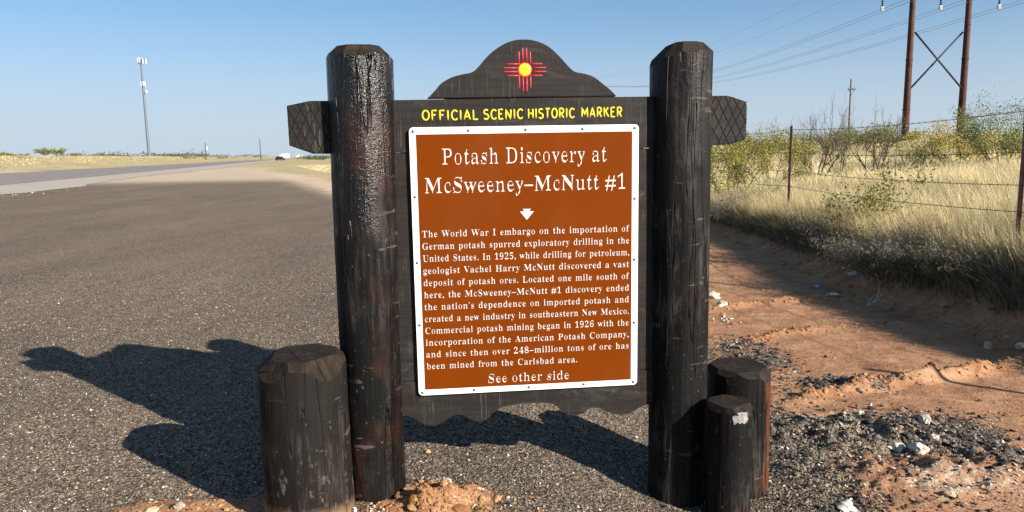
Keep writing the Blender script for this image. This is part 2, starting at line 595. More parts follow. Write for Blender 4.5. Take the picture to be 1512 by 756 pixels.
MOUNDS = [(-0.36, 3.02, 0.28, 0.18, 0.048), (-1.34, 2.90, 0.36, 0.15, 0.03), (2.0, 4.05, 0.5, 0.28, 0.05), (2.5, 3.6, 0.35, 0.2, 0.035), (1.75, 3.5, 0.5, 0.3, 0.03), (2.35, 4.95, 0.16, 0.09, 0.035), (1.95, 5.85, 0.12, 0.2, 0.04)]


def height(x, y):
    x = np.asarray(x, float)
    y = np.asarray(y, float)
    near = 1 - sst(np.hypot(x, y - 4), 9, 22)
    z = near * (0.020 * fbm(x, y, 0.7, 4) + 0.012 * fbm(x, y, 6.0, 3))
    z = z - 0.125 * sst(x, 0.05, 0.95) * (1 - sst(y, 8, 20))
    # bank and pasture on the right
    toe = toe_x(y)
    hb = np.clip(0.46 - 0.032 * (y - 6.6), 0.05, 0.50)
    px = sst(x, toe, toe + 0.85)
    z = z + px * hb + px * near * 0.06 * fbm(x, y, 2.2, 4)
    far = np.clip(x - 4.7, 0, None)
    z = z + px * np.where(far < 42, far * 0.055, 42 * 0.055 + (far - 42) * 0.004)
    z = z + sst(far, 3, 15) * (1 - sst(np.hypot(x, y), 400, 900)) * 0.5 * fbm(x, y, 0.06, 3)
    # grassy berm beyond the road on the left
    D = road_d(x, y)
    be = sst(D, 44, 60)
    z = z + be * (2.45 + 0.5 * fbm(x, y, 0.03, 3)) * (1 - 0.6 * sst(np.hypot(x, y), 500, 2000))
    # ridges left by a blade, small mounds
    for pts, hh, w in RIDGES:
        d = seg_dist(x, y, pts)
        z = z + hh * np.exp(-(d / w) ** 2) * np.clip(0.8 + 1.6 * fbm(x, y, 5.0, 3), 0.05, 2)
    for mx, my, rx, ry, hh in MOUNDS:
        z = z + hh * np.exp(-((x - mx) / rx) ** 2 - ((y - my) / ry) ** 2) * np.clip(1 + 1.9 * fbm(x, y, 10.0, 3), 0.1, 2.2)
    return z


def hz(x, y):
    return float(height(np.array([x]), np.array([y]))[0])


def gravel_mask(x, y):
    edge = np.where(y < 8, 1.72, 1.72 - (y - 8) * 0.405)
    g = sst(edge - x, -0.35, 0.35 + 0.012 * np.clip(y, 0, 60))
    D = road_d(x, y)
    g = g * (1 - sst(y, 108, 116))
    g = np.maximum(g, sst(D, 5.8, 7.2) * (1 - sst(y, 108, 116)) * 0.9)
    for mx, my, rx, ry, k in ((2.3, 4.95, 0.42, 0.2, 0.75), (1.95, 5.75, 0.35, 0.45, 0.7), (2.15, 4.0, 0.75, 0.35, 0.9), (2.75, 3.65, 0.3, 0.16, 0.75)):
        g = np.maximum(g, k * np.exp(-((x - mx) / rx) ** 4 - ((y - my) / ry) ** 4))
    for mx, my, rx, ry, k in ((-0.38, 3.0, 0.30, 0.2, 1.1), (-1.36, 2.93, 0.50, 0.20, 1.0), (1.15, 2.95, 0.12, 0.1, 0.5), (2.3, 3.25, 0.42, 0.22, 0.5), (1.75, 4.75, 0.5, 0.25, 0.55)):
        g = g - k * np.exp(-((x - mx) / rx) ** 4 - ((y - my) / ry) ** 4)
    return np.clip(g, 0, 1)


def straw_mask(x, y):
    toe = toe_x(y)
    s = sst(x, toe + 0.5, toe + 1.1)
    D = road_d(x, y)
    s = np.maximum(s, sst(D, 41.5, 43.0))
    edge = 1.72 - (y - 8) * 0.405
    s = np.maximum(s, 0.85 * sst(x - edge, 0.8, 3.5) * sst(y, 15, 24) * (1 - sst(D, 30, 40)))
    s = np.maximum(s, 0.55 * sst(y, 40, 80) * (1 - gravel_mask(x, y)))
    s = np.maximum(s, sst(np.hypot(x, y), 300, 500))
    return np.clip(s, 0, 1)


def caliche_mask(x, y):
    c = 0.56 * np.exp(-((x - 2.2) / 0.50) ** 2 - ((y - 3.42) / 0.30) ** 2)
    c = np.maximum(c, 0.45 * np.exp(-((x - 2.05) / 0.5) ** 2 - ((y - 4.05) / 0.3) ** 2))
    edge = 1.72 - (y - 8) * 0.405
    c = np.maximum(c, 0.75 * np.exp(-((x - edge - 1.0) / 2.5) ** 2) * sst(y, 18, 28))
    c = np.maximum(c, 0.8 * sst(y, 30, 60) * (1 - sst(x, 0, 3)))
    return c


def graded(a0, a1, step, lo, hi, grow=1.13):
    v = list(np.arange(a0, a1 + 1e-6, step))
    s, p = step, a1
    while p < hi:
        s *= grow
        p += s
        v.append(p)
    s, p, w = step, a0, []
    while p > lo:
        s *= grow
        p -= s
        w.append(p)
    return np.array(w[::-1] + v)


gx = graded(-3.6, 4.9, 0.024, -4500, 4500)
gy = graded(2.1, 8.4, 0.024, -60, 7000, 1.10)
GX, GY = np.meshgrid(gx, gy)
GZ = height(GX, GY)
nx, ny = len(gx), len(gy)
idx = np.arange(nx * ny).reshape(ny, nx)
quads = np.stack([idx[:-1, :-1], idx[:-1, 1:], idx[1:, 1:], idx[1:, :-1]], -1).reshape(-1, 4)
gm = gravel_mask(GX, GY)
sm = straw_mask(GX, GY)
cm_ = caliche_mask(GX, GY)
qm = gm.ravel()[quads].mean(1)
islot = (qm > 0.45) & (sm.ravel()[quads].mean(1) < 0.5)


def sub_sheet(name, mask):
    q = quads[mask]
    used, inv = np.unique(q, return_inverse=True)
    V = np.stack([GX.ravel(), GY.ravel(), GZ.ravel()], 1)[used]
    me = np_mesh(name, V, inv.reshape(-1, 4), smooth=True)
    for nm, arr in (('gravel', gm), ('straw', sm), ('caliche', cm_)):
        a = me.attributes.new(nm, 'FLOAT', 'POINT')
        a.data.foreach_set('value', arr.ravel()[used].astype(np.float32))
    return obj(name, me, MT['ground'])


tag(sub_sheet('ground', ~islot), kind='structure', label='red desert dirt, grassy bank and dry pasture')
tag(sub_sheet('gravel_lot', islot), kind='structure', label='dark crushed asphalt pull-off lot')


# road strips
def strip(name, d0, d1, lift, mat, s0=-80, s1=1500, n=260, wob=0.0):
    s = s0 + (s1 - s0) * (np.linspace(0, 1, n) ** 1.6)
    V, Fc = [], []
    k = 4
    for i, si in enumerate(s):
        for j in range(k + 1):
            d = d0 + (d1 - d0) * j / k
            if j == 0 and wob:
                d += wob * 2.0 * float(fbm(np.array([si]), np.array([3.3]), 0.11, 4)[0])
            x, y = -UY * d + UX * si, UX * d + UY * si
            V.append((x, y, lift))
            if i and j:
                a = i * (k + 1) + j
                Fc.append((a, a - 1, a - k - 2, a - k - 1))
    me = np_mesh(name, V, Fc)
    o = obj(name, me, mat)
    o['kind'] = 'structure'
    return o


strip('road_shoulder', 14.2, 20.2, 0.022, road_material('pale_shoulder', (0.29, 0.245, 0.20), (0.40, 0.345, 0.29), patch=(0.22, 0.18, 0.15)), wob=1.6)
strip('road', 20.0, 43.5, 0.032, road_material('worn_asphalt', (0.165, 0.142, 0.130), (0.235, 0.203, 0.185)))
strip('lane_line', 31.2, 31.45, 0.042, simple('worn_white_paint', (0.33, 0.30, 0.27), 0.8, 0, 0.3, 0.4))
strip('lane_line', 20.6, 20.8, 0.042, simple('worn_edge_paint', (0.36, 0.32, 0.27), 0.8, 0, 0.3, 0.4))
strip('lane_line', 42.4, 42.6, 0.042, bpy.data.materials['worn_edge_paint'])

# ------------------------------------------------------------------ the historic marker
YAW = 0.1013
SIGN = empty('historic_marker', (0.07, 3.2, 0), YAW)
tag(SIGN, 'dark timber roadside historic marker with brown and white text panel', 'historic marker')


def log_mesh(name, x0, y0, zb, zt, r0, r1, top_x=None, top_y=None, facets=(), seed=0.0, seg=56, rings=64, rough=1.0, facet_side=None):
    """a round log with a slightly uneven skin, flat cut facets round its top"""
    bm = bmesh.new()
    tx = x0 if top_x is None else top_x
    ty = y0 if top_y is None else top_y
    rg = []
    for i in range(rings + 1):
        t = i / rings
        z = zb + (zt - zb) * t
        ring = []
        for k in range(seg):
            a = 2 * math.pi * k / seg
            r = r0 + (r1 - r0) * t
            nz = mn.noise(Vector((math.cos(a) * 1.6 + seed, math.sin(a) * 1.6, z * 1.3))) * 0.030
            nz += mn.noise(Vector((math.cos(a) * 7 + seed, math.sin(a) * 7, z * 2.0))) * 0.010
            nz += mn.noise(Vector((math.cos(a) * 9 + seed, math.sin(a) * 9, z * 14.0))) * 0.008
            if facet_side:
                q = facet_side
                nz -= 0.055 * max(0.0, math.cos((a * q) % (2 * math.pi) - math.pi)) ** 2 * 0.5
            r *= 1 + nz * rough
            ring.append(bm.verts.new((x0 + (tx - x0) * t + math.cos(a) * r, y0 + (ty - y0) * t + math.sin(a) * r, z)))
        rg.append(ring)
    for i in range(rings):
        for k in range(seg):
            bm.faces.new((rg[i][k], rg[i][(k + 1) % seg], rg[i + 1][(k + 1) % seg], rg[i + 1][k]))
    bm.faces.new(rg[0][::-1])
    cap = bm.faces.new(rg[-1])
    cap.material_index = 1
    for ang, drop, tilt in facets:
        nrm = Vector((math.cos(ang) * math.cos(tilt), math.sin(ang) * math.cos(tilt), math.sin(tilt)))
        p = Vector((tx + math.cos(ang) * r1, ty + math.sin(ang) * r1, zt - drop))
        res = bmesh.ops.bisect_plane(bm, geom=bm.verts[:] + bm.edges[:] + bm.faces[:], dist=1e-5, plane_co=p, plane_no=nrm, clear_outer=True)
        be = [e for e in bm.edges if e.is_boundary]
        if be:
            try:
                fr = bmesh.ops.edgenet_fill(bm, edges=be)
                for f in fr['faces']:
                    f.material_index = 1
            except Exception:
                pass
    me = bm_mesh(bm, name)
    return me


def shade_log(me):
    for p in me.polygons:
        p.use_smooth = p.material_index == 0
    me.set_sharp_from_angle(angle=R(28))


def facet_ring(n, drop, tilt, seed):
    rr = random.Random(seed)
    return [(2 * math.pi * (k + rr.uniform(-0.32, 0.32)) / n, drop * rr.uniform(0.35, 1.7), R(tilt + rr.uniform(-13, 13))) for k in range(n)]
    return [(2 * math.pi * (k + 0.5 * rr.random()) / n, drop * (0.75 + 0.6 * rr.random()), R(tilt + rr.uniform(-6, 6))) for k in range(n)]


me = log_mesh('post', -0.725, 0.05, -0.35, 2.005, 0.136, 0.140, -0.705, 0.05, [(R(a_), d_, R(t_)) for a_, d_, t_ in ((180, 0.05, 47), (228, 0.042, 42), (272, 0.052, 36), (318, 0.04, 40), (2, 0.052, 46), (50, 0.05, 42), (95, 0.05, 42), (138, 0.05, 42))], 1.7, rough=1.0)
shade_log(me)
p = obj('post', me, [MT['post'], MT['cut']], SIGN)
tag(p, 'round post with glossy tar streaks')
me = log_mesh('post', 0.722, 0.05, -0.35, 2.015, 0.137, 0.139, 0.712, 0.05, [(R(a_), d_, R(t_)) for a_, d_, t_ in ((182, 0.092, 44), (226, 0.066, 40), (268, 0.054, 38), (308, 0.046, 42), (352, 0.05, 46), (40, 0.05, 45), (90, 0.05, 45), (135, 0.06, 45))], 5.1, rough=0.9, facet_side=8)
shade_log(me)
p = obj('post', me, [MT['post_dull'], MT['cut']], SIGN)
tag(p, 'faceted post with steeply cut top')

FR, BK = 0.018, 0.070
# header board that runs through both posts
bm = bmesh.new()
add_prism(bm, [(-1.016, 1.764), (-0.92, 1.783), (-0.72, 1.782), (-0.4, 1.783), (0.4, 1.786), (0.75, 1.787), (0.921, 1.787), (1.001, 1.762), (1.012, 1.744), (1.012, 1.592), (0.943, 1.571), (0.80, 1.562), (0.3, 1.5605), (-0.3, 1.5595), (-0.8, 1.558), (-0.918, 1.5605), (-1.015, 1.597)][::-1], FR, BK, 0.004)
header = obj('header_board', bm_mesh(bm, 'header_board'), MT['board'], SIGN)
# carved cross-hatching on its ends
bm = bmesh.new()


def inside_end(x, z, sgn):
    x *= sgn
    if sgn < 0:
        top = 1.783 if x < 0.92 else 1.783 - (x - 0.92) * 0.2
        bot = 1.559 if x < 0.915 else 1.559 + (x - 0.915) * 0.37
        return x < 1.015 and bot < z < top
    top = 1.787 if x < 0.921 else 1.787 - (x - 0.921) * 0.3
    bot = 1.565 if x < 0.93 else 1.568 + (x - 0.93) * 0.30
    return x < 1.011 and bot < z < top


hr = random.Random(12)
for sgn, lean in ((-1, 0.48), (1, 0.52)):
    bm = bmesh.new()
    for d in (-1, 1):
        for k in range(-2, 6):
            xs0 = 0.800 + k * 0.041 + hr.uniform(-0.007, 0.007)
            ln_ = lean * hr.uniform(0.92, 1.1)
            run = []
            for i in range(120):
                z = 1.55 + 0.25 * i / 119
                x = xs0 + d * ln_ * (z - 1.67)
                if 0.845 < x and inside_end(sgn * x, z, sgn):
                    run.append((sgn * x, z))
            if len(run) > 8:
                (xa, za), (xb, zb) = run[0], run[-1]
                add_tube(bm, [(xa, FR - 0.0002, za), ((xa + xb) / 2, FR - 0.0002, (za + zb) / 2), (xb, FR - 0.0002, zb)], 0.0029, 6, 0.35, Vector((0, 1, 0)))
    obj('carved_lines', bm_mesh(bm, 'carved_lines'), MT['groove'], header)

# plain boards
bm = bmesh.new()
zt, zb_ = 1.5578, 0.5305
add_prism(bm, [(-0.66, zt), (0.66, zt), (0.66, zb_), (-0.66, zb_)], FR + 0.001, BK - 0.004, 0.004)
obj('back_board', bm_mesh(bm, 'back_board'), MT['board'], SIGN)
for zz in (1.5583, 0.5312, 1.787):  # unseen strips added behind the seams to keep bright ground and sky from showing
    bm = bmesh.new()
    add_box(bm, 0, BK + 0.013, zz, 1.1 if zz < 1.7 else 0.70, 0.022, 0.06, 0.002)
    obj('added_seam_blocker', bm_mesh(bm, 'added_seam_blocker'), MT['board'], SIGN)
sc_pts = [(-0.604, 0.367), (-0.552, 0.367), (-0.513, 0.340), (-0.467, 0.314), (-0.421, 0.319), (-0.376, 0.345), (-0.335, 0.365), (-0.289, 0.349), (-0.24, 0.318), (-0.205, 0.328), (-0.173, 0.356), (-0.138, 0.384), (-0.068, 0.396), (0.0, 0.399), (0.068, 0.396), (0.122, 0.384), (0.148, 0.354), (0.180, 0.332), (0.218, 0.326), (0.257, 0.338), (0.289, 0.358), (0.321, 0.361), (0.37, 0.334), (0.425, 0.318), (0.478, 0.322), (0.517, 0.344), (0.566, 0.361), (0.66, 0.366)]
bm = bmesh.new()
zt = 0.5295
add_prism(bm, [(0.66, zt), (-0.66, zt), (-0.66, 0.366)] + smooth_line(sc_pts, 4), FR - 0.002, BK, 0.003)
obj('scalloped_board', bm_mesh(bm, 'scalloped_board'), MT['board'], SIGN)
cr = [(-0.423, 1.7885), (-0.39, 1.82), (-0.36, 1.852), (-0.313, 1.877), (-0.266, 1.889), (-0.228, 1.897), (-0.201, 1.918), (-0.159, 1.964), (-0.108, 2.003), (-0.055, 2.027), (0.001, 2.034), (0.057, 2.026), (0.108, 2.003), (0.155, 1.962), (0.202, 1.912), (0.228, 1.895), (0.268, 1.887), (0.308, 1.873), (0.347, 1.844), (0.384, 1.815), (0.409, 1.7895)]
bm = bmesh.new()
add_prism(bm, smooth_line(cr, 4)[::-1], FR + 0.002, BK - 0.002, 0.003)
crown = obj('crown_board', bm_mesh(bm, 'crown_board'), MT['board'], SIGN)

# sun emblem, routed and painted
YELLOW = simple('yellow_paint', (0.62, 0.50, 0.012), 0.5, 0, 0.08, 60, 0.4)
RED = simple('red_paint', (0.46, 0.016, 0.030), 0.5, 0, 0.2, 60, 0.4)
FY = Vector((0, 1, 0))
bm = bmesh.new()
bmesh.ops.create_uvsphere(bm, u_segments=32, v_segments=12, radius=1, matrix=Matrix.Translation((0.002, FR + 0.001, 1.906)) @ Matrix.Diagonal((0.0275, 0.005, 0.0275, 1)))
obj('sun_disc', bm_mesh(bm, 'sun_disc', True), YELLOW, crown)
bm = bmesh.new()
ringp = [(0.002 + 0.0295 * math.cos(a), FR + 0.0015, 1.906 + 0.0295 * math.sin(a)) for a in np.linspace(0, 2 * math.pi, 40)]
add_tube(bm, ringp, 0.0027, 6, 0.5, FY, cap=False)
obj('sun_ring', bm_mesh(bm, 'sun_ring', True), RED, crown)
for dx, dz in ((1, 0), (-1, 0), (0, 1), (0, -1)):
    for off, ln in ((-0.0245, 0.078), (-0.0082, 0.094), (0.0082, 0.094), (0.0245, 0.078)):
        bm = bmesh.new()
        st_ = 0.031 if abs(off) < 0.02 else 0.021
        q = [(0.002 + dx * s + dz * off, FR + 0.0015, 1.906 + dz * s + dx * off) for s in (st_, (st_ + ln) / 2, ln - 0.004, ln)]
        add_tube(bm, q, [0.0034, 0.0033, 0.003, 0.0012], 8, 0.5, FY)
        obj('sun_ray', bm_mesh(bm, 'sun_ray', True), RED, crown)


# hand-routed capitals of the header
def arc(cx, cz, rx, rz, a0, a1, n=12):
    return [(cx + rx * math.cos(R(a0 + (a1 - a0) * i / n)), cz + rz * math.sin(R(a0 + (a1 - a0) * i / n))) for i in range(n + 1)]


GL = {
    'O': (0.62, [arc(0.31, 0.5, 0.27, 0.46, 90, 450, 24)]),
    'F': (0.50, [[(0.08, 0.02), (0.08, 0.96), (0.46, 0.97)], [(0.08, 0.54), (0.36, 0.55)]]),
    'I': (0.20, [[(0.10, 0.02), (0.10, 0.98)]]),
    'C': (0.56, [arc(0.33, 0.5, 0.27, 0.46, 42, 318, 20)]),
    'A': (0.60, [[(0.04, 0.02), (0.30, 0.99), (0.56, 0.02)], [(0.15, 0.32), (0.45, 0.32)]]),
    'L': (0.50, [[(0.08, 0.98), (0.08, 0.04), (0.46, 0.06)]]),
    'S': (0.52, [arc(0.26, 0.74, 0.20, 0.22, 35, 230, 12) + arc(0.25, 0.27, 0.22, 0.24, 60, -150, 14)]),
    'E': (0.52, [[(0.46, 0.96), (0.08, 0.96), (0.08, 0.03), (0.48, 0.04)], [(0.08, 0.53), (0.38, 0.54)]]),
    'N': (0.62, [[(0.08, 0.02), (0.08, 0.97), (0.52, 0.05), (0.54, 0.98)]]),
    'H': (0.60, [[(0.08, 0.02), (0.08, 0.98)], [(0.52, 0.02), (0.52, 0.98)], [(0.08, 0.52), (0.52, 0.52)]]),
    'T': (0.54, [[(0.02, 0.95), (0.52, 0.96)], [(0.27, 0.95), (0.27, 0.02)]]),
    'R': (0.56, [[(0.08, 0.02), (0.08, 0.96), (0.28, 0.97)] + arc(0.28, 0.73, 0.20, 0.24, 90, -90, 10) + [(0.10, 0.49)], [(0.24, 0.48), (0.50, 0.02)]]),
    'M': (0.72, [[(0.06, 0.02), (0.10, 0.98), (0.36, 0.30), (0.62, 0.98), (0.66, 0.02)]]),
    'K': (0.58, [[(0.08, 0.02), (0.08, 0.98)], [(0.50, 0.97), (0.10, 0.46)], [(0.22, 0.60), (0.54, 0.02)]]),
}
bm = bmesh.new()
capH = 0.0435


def hand_word(word, xa, xb, z0):
    bm = bmesh.new()
    gap = 0.15
    wid = sum(GL[c][0] for c in word) + gap * (len(word) - 1)
    sx = (xb - xa) / wid
    x = xa
    rr = random.Random(word)
    for c in word:
        w, strokes = GL[c]
        dz = rr.uniform(-0.0008, 0.0008)
        for s in strokes:
            pts = []
            for (ax, az), (bx, bz) in zip(s[:-1], s[1:]):
                for i in range(3):
                    pts.append((ax + (bx - ax) * i / 3, az + (bz - az) * i / 3))
            pts.append(s[-1])
            P3 = [(x + px_ * sx, FR - 0.0002, z0 + pz * capH + dz) for px_, pz in pts]
            rad = [0.0036] * len(P3)
            if s[0] != s[-1]:
                rad[0] = rad[-1] = 0.0030
                rad = [r * rr.uniform(0.94, 1.08) for r in rad]
            add_tube(bm, P3, rad, 8, 0.35, FY)
        x += (w + gap) * sx
    obj('painted_word', bm_mesh(bm, 'painted_word', True), YELLOW, header)


hand_word('OFFICIAL', -0.449, -0.205, 1.6945)
hand_word('SCENIC', -0.183, -0.010, 1.6950)
hand_word('HISTORIC', 0.012, 0.219, 1.6965)
hand_word('MARKER', 0.250, 0.434, 1.6985)

# text panel: white plate, brown face, lettering
WHITE = Mat('white_sheeting', 0.45, 0.4)
WHITE = WHITE.set(color=WHITE.ramp(WHITE.noise(WHITE.coord(), 6, 5, 0.6), [(0.3, (0.76, 0.76, 0.74)), (0.7, (0.82, 0.82, 0.81))]))
LETTER = simple('white_lettering', (0.56, 0.55, 0.53), 0.5, 0, 0.04, 20)
BR = Mat('brown_sheeting', 0.5, 0.05)
bc = BR.ramp(BR.noise(BR.coord(), 2.2, 5, 0.6), [(0.3, (0.124, 0.0235, 0.0008)), (0.7, (0.140, 0.0275, 0.0010))])
dst = BR.math('MULTIPLY', BR.smooth(BR.noise(BR.coord((1, 1, 0.7)), 7.5, 6, 0.7, 0.6), 0.66, 0.78), BR.smooth(BR.noise(BR.coord(), 40, 4, 0.7), 0.45, 0.7))
bc = BR.mix(BR.math('MULTIPLY', dst, 0.5), bc, (0.30, 0.16, 0.09))
film = BR.smooth(BR.noise(BR.coord((1, 1, 0.35)), 3.2, 5, 0.65, 0.4), 0.48, 0.70, 0, 0.035)
bc = BR.mix(film, bc, (0.30, 0.19, 0.12))
run = BR.smooth(BR.noise(BR.coord((1, 1, 0.05)), 55, 3, 0.6), 0.64, 0.74, 0, 0.12)
bc = BR.mix(run, bc, (0.06, 0.013, 0.001))
spot = BR.smooth(BR.voro(BR.coord(), 26, 'Distance'), 0.015, 0.05, 0.45, 0.0)
bc = BR.mix(spot, bc, (0.25, 0.09, 0.03))
BROWN = BR.set(color=bc, rough=BR.ramp(BR.noise(BR.coord(), 5, 5, 0.65), [(0.35, 0.38), (0.7, 0.62)]))


def rrect(x0, x1, z0, z1, r, n=6):
    out = []
    for cx, cz, a in ((x1 - r, z1 - r, 0), (x0 + r, z1 - r, 90), (x0 + r, z0 + r, 180), (x1 - r, z0 + r, 270)):
        out += [(cx + r * math.cos(R(a + 90 * i / n)), cz + r * math.sin(R(a + 90 * i / n))) for i in range(n + 1)]
    return out


bm = bmesh.new()
add_prism(bm, rrect(-0.506, 0.506, 0.467, 1.665, 0.018), 0.0, 0.004, 0.0008)
panel = obj('sign_panel', bm_mesh(bm, 'sign_panel'), WHITE, SIGN)
bm = bmesh.new()
add_prism(bm, rrect(-0.4775, 0.4765, 0.4935, 1.635, 0.003, 2), -0.0009, -0.0001)
obj('brown_face', bm_mesh(bm, 'brown_face'), BROWN, panel)
# battens that hold the panel off the boards
bm = bmesh.new()
for z in (0.60, 1.07, 1.53):
    add_box(bm, 0, 0.0115, z, 0.90, 0.0135, 0.04)
obj('batten', bm_mesh(bm, 'batten'), MT['groove'], panel)


def serif(s):
    o = ''
    for c in s:
        if 'A' <= c <= 'Z':
            o += chr(0x1d400 + ord(c) - 65)
        elif 'a' <= c <= 'z':
            o += chr(0x1d41a + ord(c) - 97)
        elif '0' <= c <= '9':
            o += chr(0x1d7ce + ord(c) - 48)
        else:
            o += c
    return o


def text_line(s, xa, xb, z0, size, off=0.0, track=1.0, word=1.0):
    """vertices and faces of one line of upright serif lettering fitted between xa and xb"""
    cu = bpy.data.curves.new('line', 'FONT')
    cu.body = serif(s)
    cu.size = 1.0
    cu.space_character = track
    cu.space_word = word
    cu.resolution_u = 4
    o = bpy.data.objects.new('line', cu)
    COL.objects.link(o)
    dg = bpy.context.evaluated_depsgraph_get()
    m = bpy.data.meshes.new_from_object(o.evaluated_get(dg))
    V = np.zeros(len(m.vertices) * 3, np.float32)
    m.vertices.foreach_get('co', V)
    V = V.reshape(-1, 3)
    Fc = [tuple(p.vertices) for p in m.polygons]
    # slim the upright stems: move outline points sideways, inwards
    nrm = np.zeros((len(V), 2))
    use = {}
    for q in Fc:
        for a, b in zip(q, q[1:] + q[:1]):
            use[(a, b)] = use.get((a, b), 0) + 1
    for (a, b) in use:
        if (b, a) not in use:
            dx, dy = V[b, 0] - V[a, 0], V[b, 1] - V[a, 1]
            ln = math.hypot(dx, dy) + 1e-12
            wgt = min(ln, 0.05)
            nrm[a] += (dy / ln * wgt, -dx / ln * wgt)
            nrm[b] += (dy / ln * wgt, -dx / ln * wgt)
    nl = np.linalg.norm(nrm, axis=1) + 1e-12
    # every letter but the hash, which is thin already
    comp = list(range(len(V)))

    def root(i):
        while comp[i] != i:
            comp[i] = comp[comp[i]]
            i = comp[i]
        return i

    for q in Fc:
        for b in q[1:]:
            comp[root(b)] = root(q[0])
    rid = np.array([root(i) for i in range(len(V))])
    order_ = sorted(set(rid), key=lambda r_: V[rid == r_, 0].mean())
    amt = np.full(len(V), float(off))
    if '#' in s:
        kidx = sum(2 if c in 'ij' else 1 for c in s[:s.index('#')] if c != ' ')
        amt[rid == order_[kidx]] = off * 0.42
    for r_ in order_:                       # dots and commas keep their size
        k_ = rid == r_
        if np.ptp(V[k_, 0]) < 0.24 and np.ptp(V[k_, 1]) < 0.30:
            amt[k_] = off * 0.7 if V[k_, 1].mean() > 0.35 else 0.0
    V[:, 0] -= amt * nrm[:, 0] / nl
    bpy.data.objects.remove(o)
    bpy.data.curves.remove(cu)
    bpy.data.meshes.remove(m)
    x0, x1 = V[:, 0].min(), V[:, 0].max()
    X = xa + (V[:, 0] - x0) * (xb - xa) / (x1 - x0)
    return [(x, 0.0, z0 + v * size) for x, v in zip(X, V[:, 1])], Fc


def text_obj(name, lines, mat, parent, y):
    for ln in lines:
        v, f = text_line(*ln)
        me = bpy.data.meshes.new(name)
        me.from_pydata([(a, y, c) for a, _, c in v], [], f)
        me.update()
        obj(name, me, mat, parent)


TY = -0.0013
text_obj('heading_line', [('Potash Discovery at', -0.368, 0.361, 1.5045, 0.1, 0.048, 1.05), ('McSweeney–McNutt #1', -0.446, 0.445, 1.3815, 0.097, 0.048, 1.03)], LETTER, panel, TY)
BODY = ['The World War I embargo on the importation of', 'German potash spurred exploratory drilling in the', 'United States. In 1925, while drilling for petroleum,', 'geologist Vachel Harry McNutt discovered a vast', 'deposit of potash ores. Located one mile south of', 'here, the McSweeney–McNutt #1 discovery ended', 'the nation’s dependence on imported potash and', 'created a new industry in southeastern New Mexico.', 'Commercial potash mining began in 1926 with the', 'incorporation of the American Potash Company,', 'and since then over 248–million tons of ore has', 'been mined from the Carlsbad area.']
lines = []
for i, s in enumerate(BODY):
    lines.append((s, -0.466, 0.222 if i == 11 else 0.4645, 1.1885 - i * 0.0545, 0.0418, 0.034, 1.08, 1.25))
text_obj('body_line', lines, LETTER, panel, TY)
text_obj('closing_line', [('See other side', -0.19, 0.184, 0.511, 0.060, 0.045, 1.04)], LETTER, panel, TY)
bm = bmesh.new()
add_prism(bm, [(-0.031, 1.291), (0.031, 1.291), (-0.001, 1.253)][::-1], TY, TY + 0.0003)
add_prism(bm, [(-0.019, 1.302), (0.018, 1.302), (0.010, 1.2914), (-0.011, 1.2914)][::-1], TY, TY + 0.0003)
obj('arrow_emblem', bm_mesh(bm, 'arrow_emblem'), LETTER, panel)
STEEL = simple('zinc_screw', (0.16, 0.16, 0.165), 0.4, 0.5, 0.2)
for x, z in ((-0.489, 1.648), (-0.25, 1.649), (0, 1.649), (0.253, 1.649), (0.488, 1.650), (-0.490, 1.366), (-0.491, 1.076), (-0.491, 0.794), (-0.489, 0.481), (0.490, 1.336), (0.490, 1.059), (0.490, 0.765), (0.488, 0.482), (0.253, 0.482), (-0.003, 0.481), (-0.255, 0.481)):
    bm = bmesh.new()
    bmesh.ops.create_uvsphere(bm, u_segments=12, v_segments=8, radius=1, matrix=Matrix.Translation((x, -0.0005, z)) @ Matrix.Diagonal((0.0066, 0.0045, 0.0066, 1)))
    obj('screw', bm_mesh(bm, 'screw', True), STEEL, panel)


# ------------------------------------------------------------------ log bollards round the marker
def bollard(x, y, h, r, mats, label, nf, drop, tilt, seed, r1=None):
    zb = hz(x, y)
    e = empty('log_bollard', (x, y, zb))
    tag(e, label, 'bollard', 'log bollards at the foot of the marker')
    cuts = nf if isinstance(nf, list) else facet_ring(nf, drop, tilt, seed)
    me = log_mesh('log', 0, 0, -0.3, h, r, r1 or r * 0.985, None, None, cuts, seed * 1.31, rings=36, rough=0.9)
    shade_log(me)
    obj('log', me, mats, e)
    return e


bollard(-0.903, 2.98, 0.715, 0.188, [MT['stump_dust'], MT['cut']], 'thick short log bollard with pale dusty foot left of the marker', [(R(a_), d_, R(t_)) for a_, d_, t_ in ((236, 0.078, 32), (283, 0.036, 40), (322, 0.082, 30), (12, 0.045, 42), (190, 0.06, 50), (60, 0.05, 40), (105, 0.05, 40), (145, 0.05, 40))], 0.055, 38, 4)
bollard(1.105, 3.43, 0.625, 0.152, [MT['stump_rust'], MT['cut']], 'thick log bollard with rusty brown side right of the marker, behind a thin log', 8, 0.04, 30, 6)
sm_b = bollard(0.972, 3.13, 0.545, 0.101, [MT['stump'], MT['cut']], 'thin log bollard with a white paint daub near its top', 7, 0.03, 35, 9)
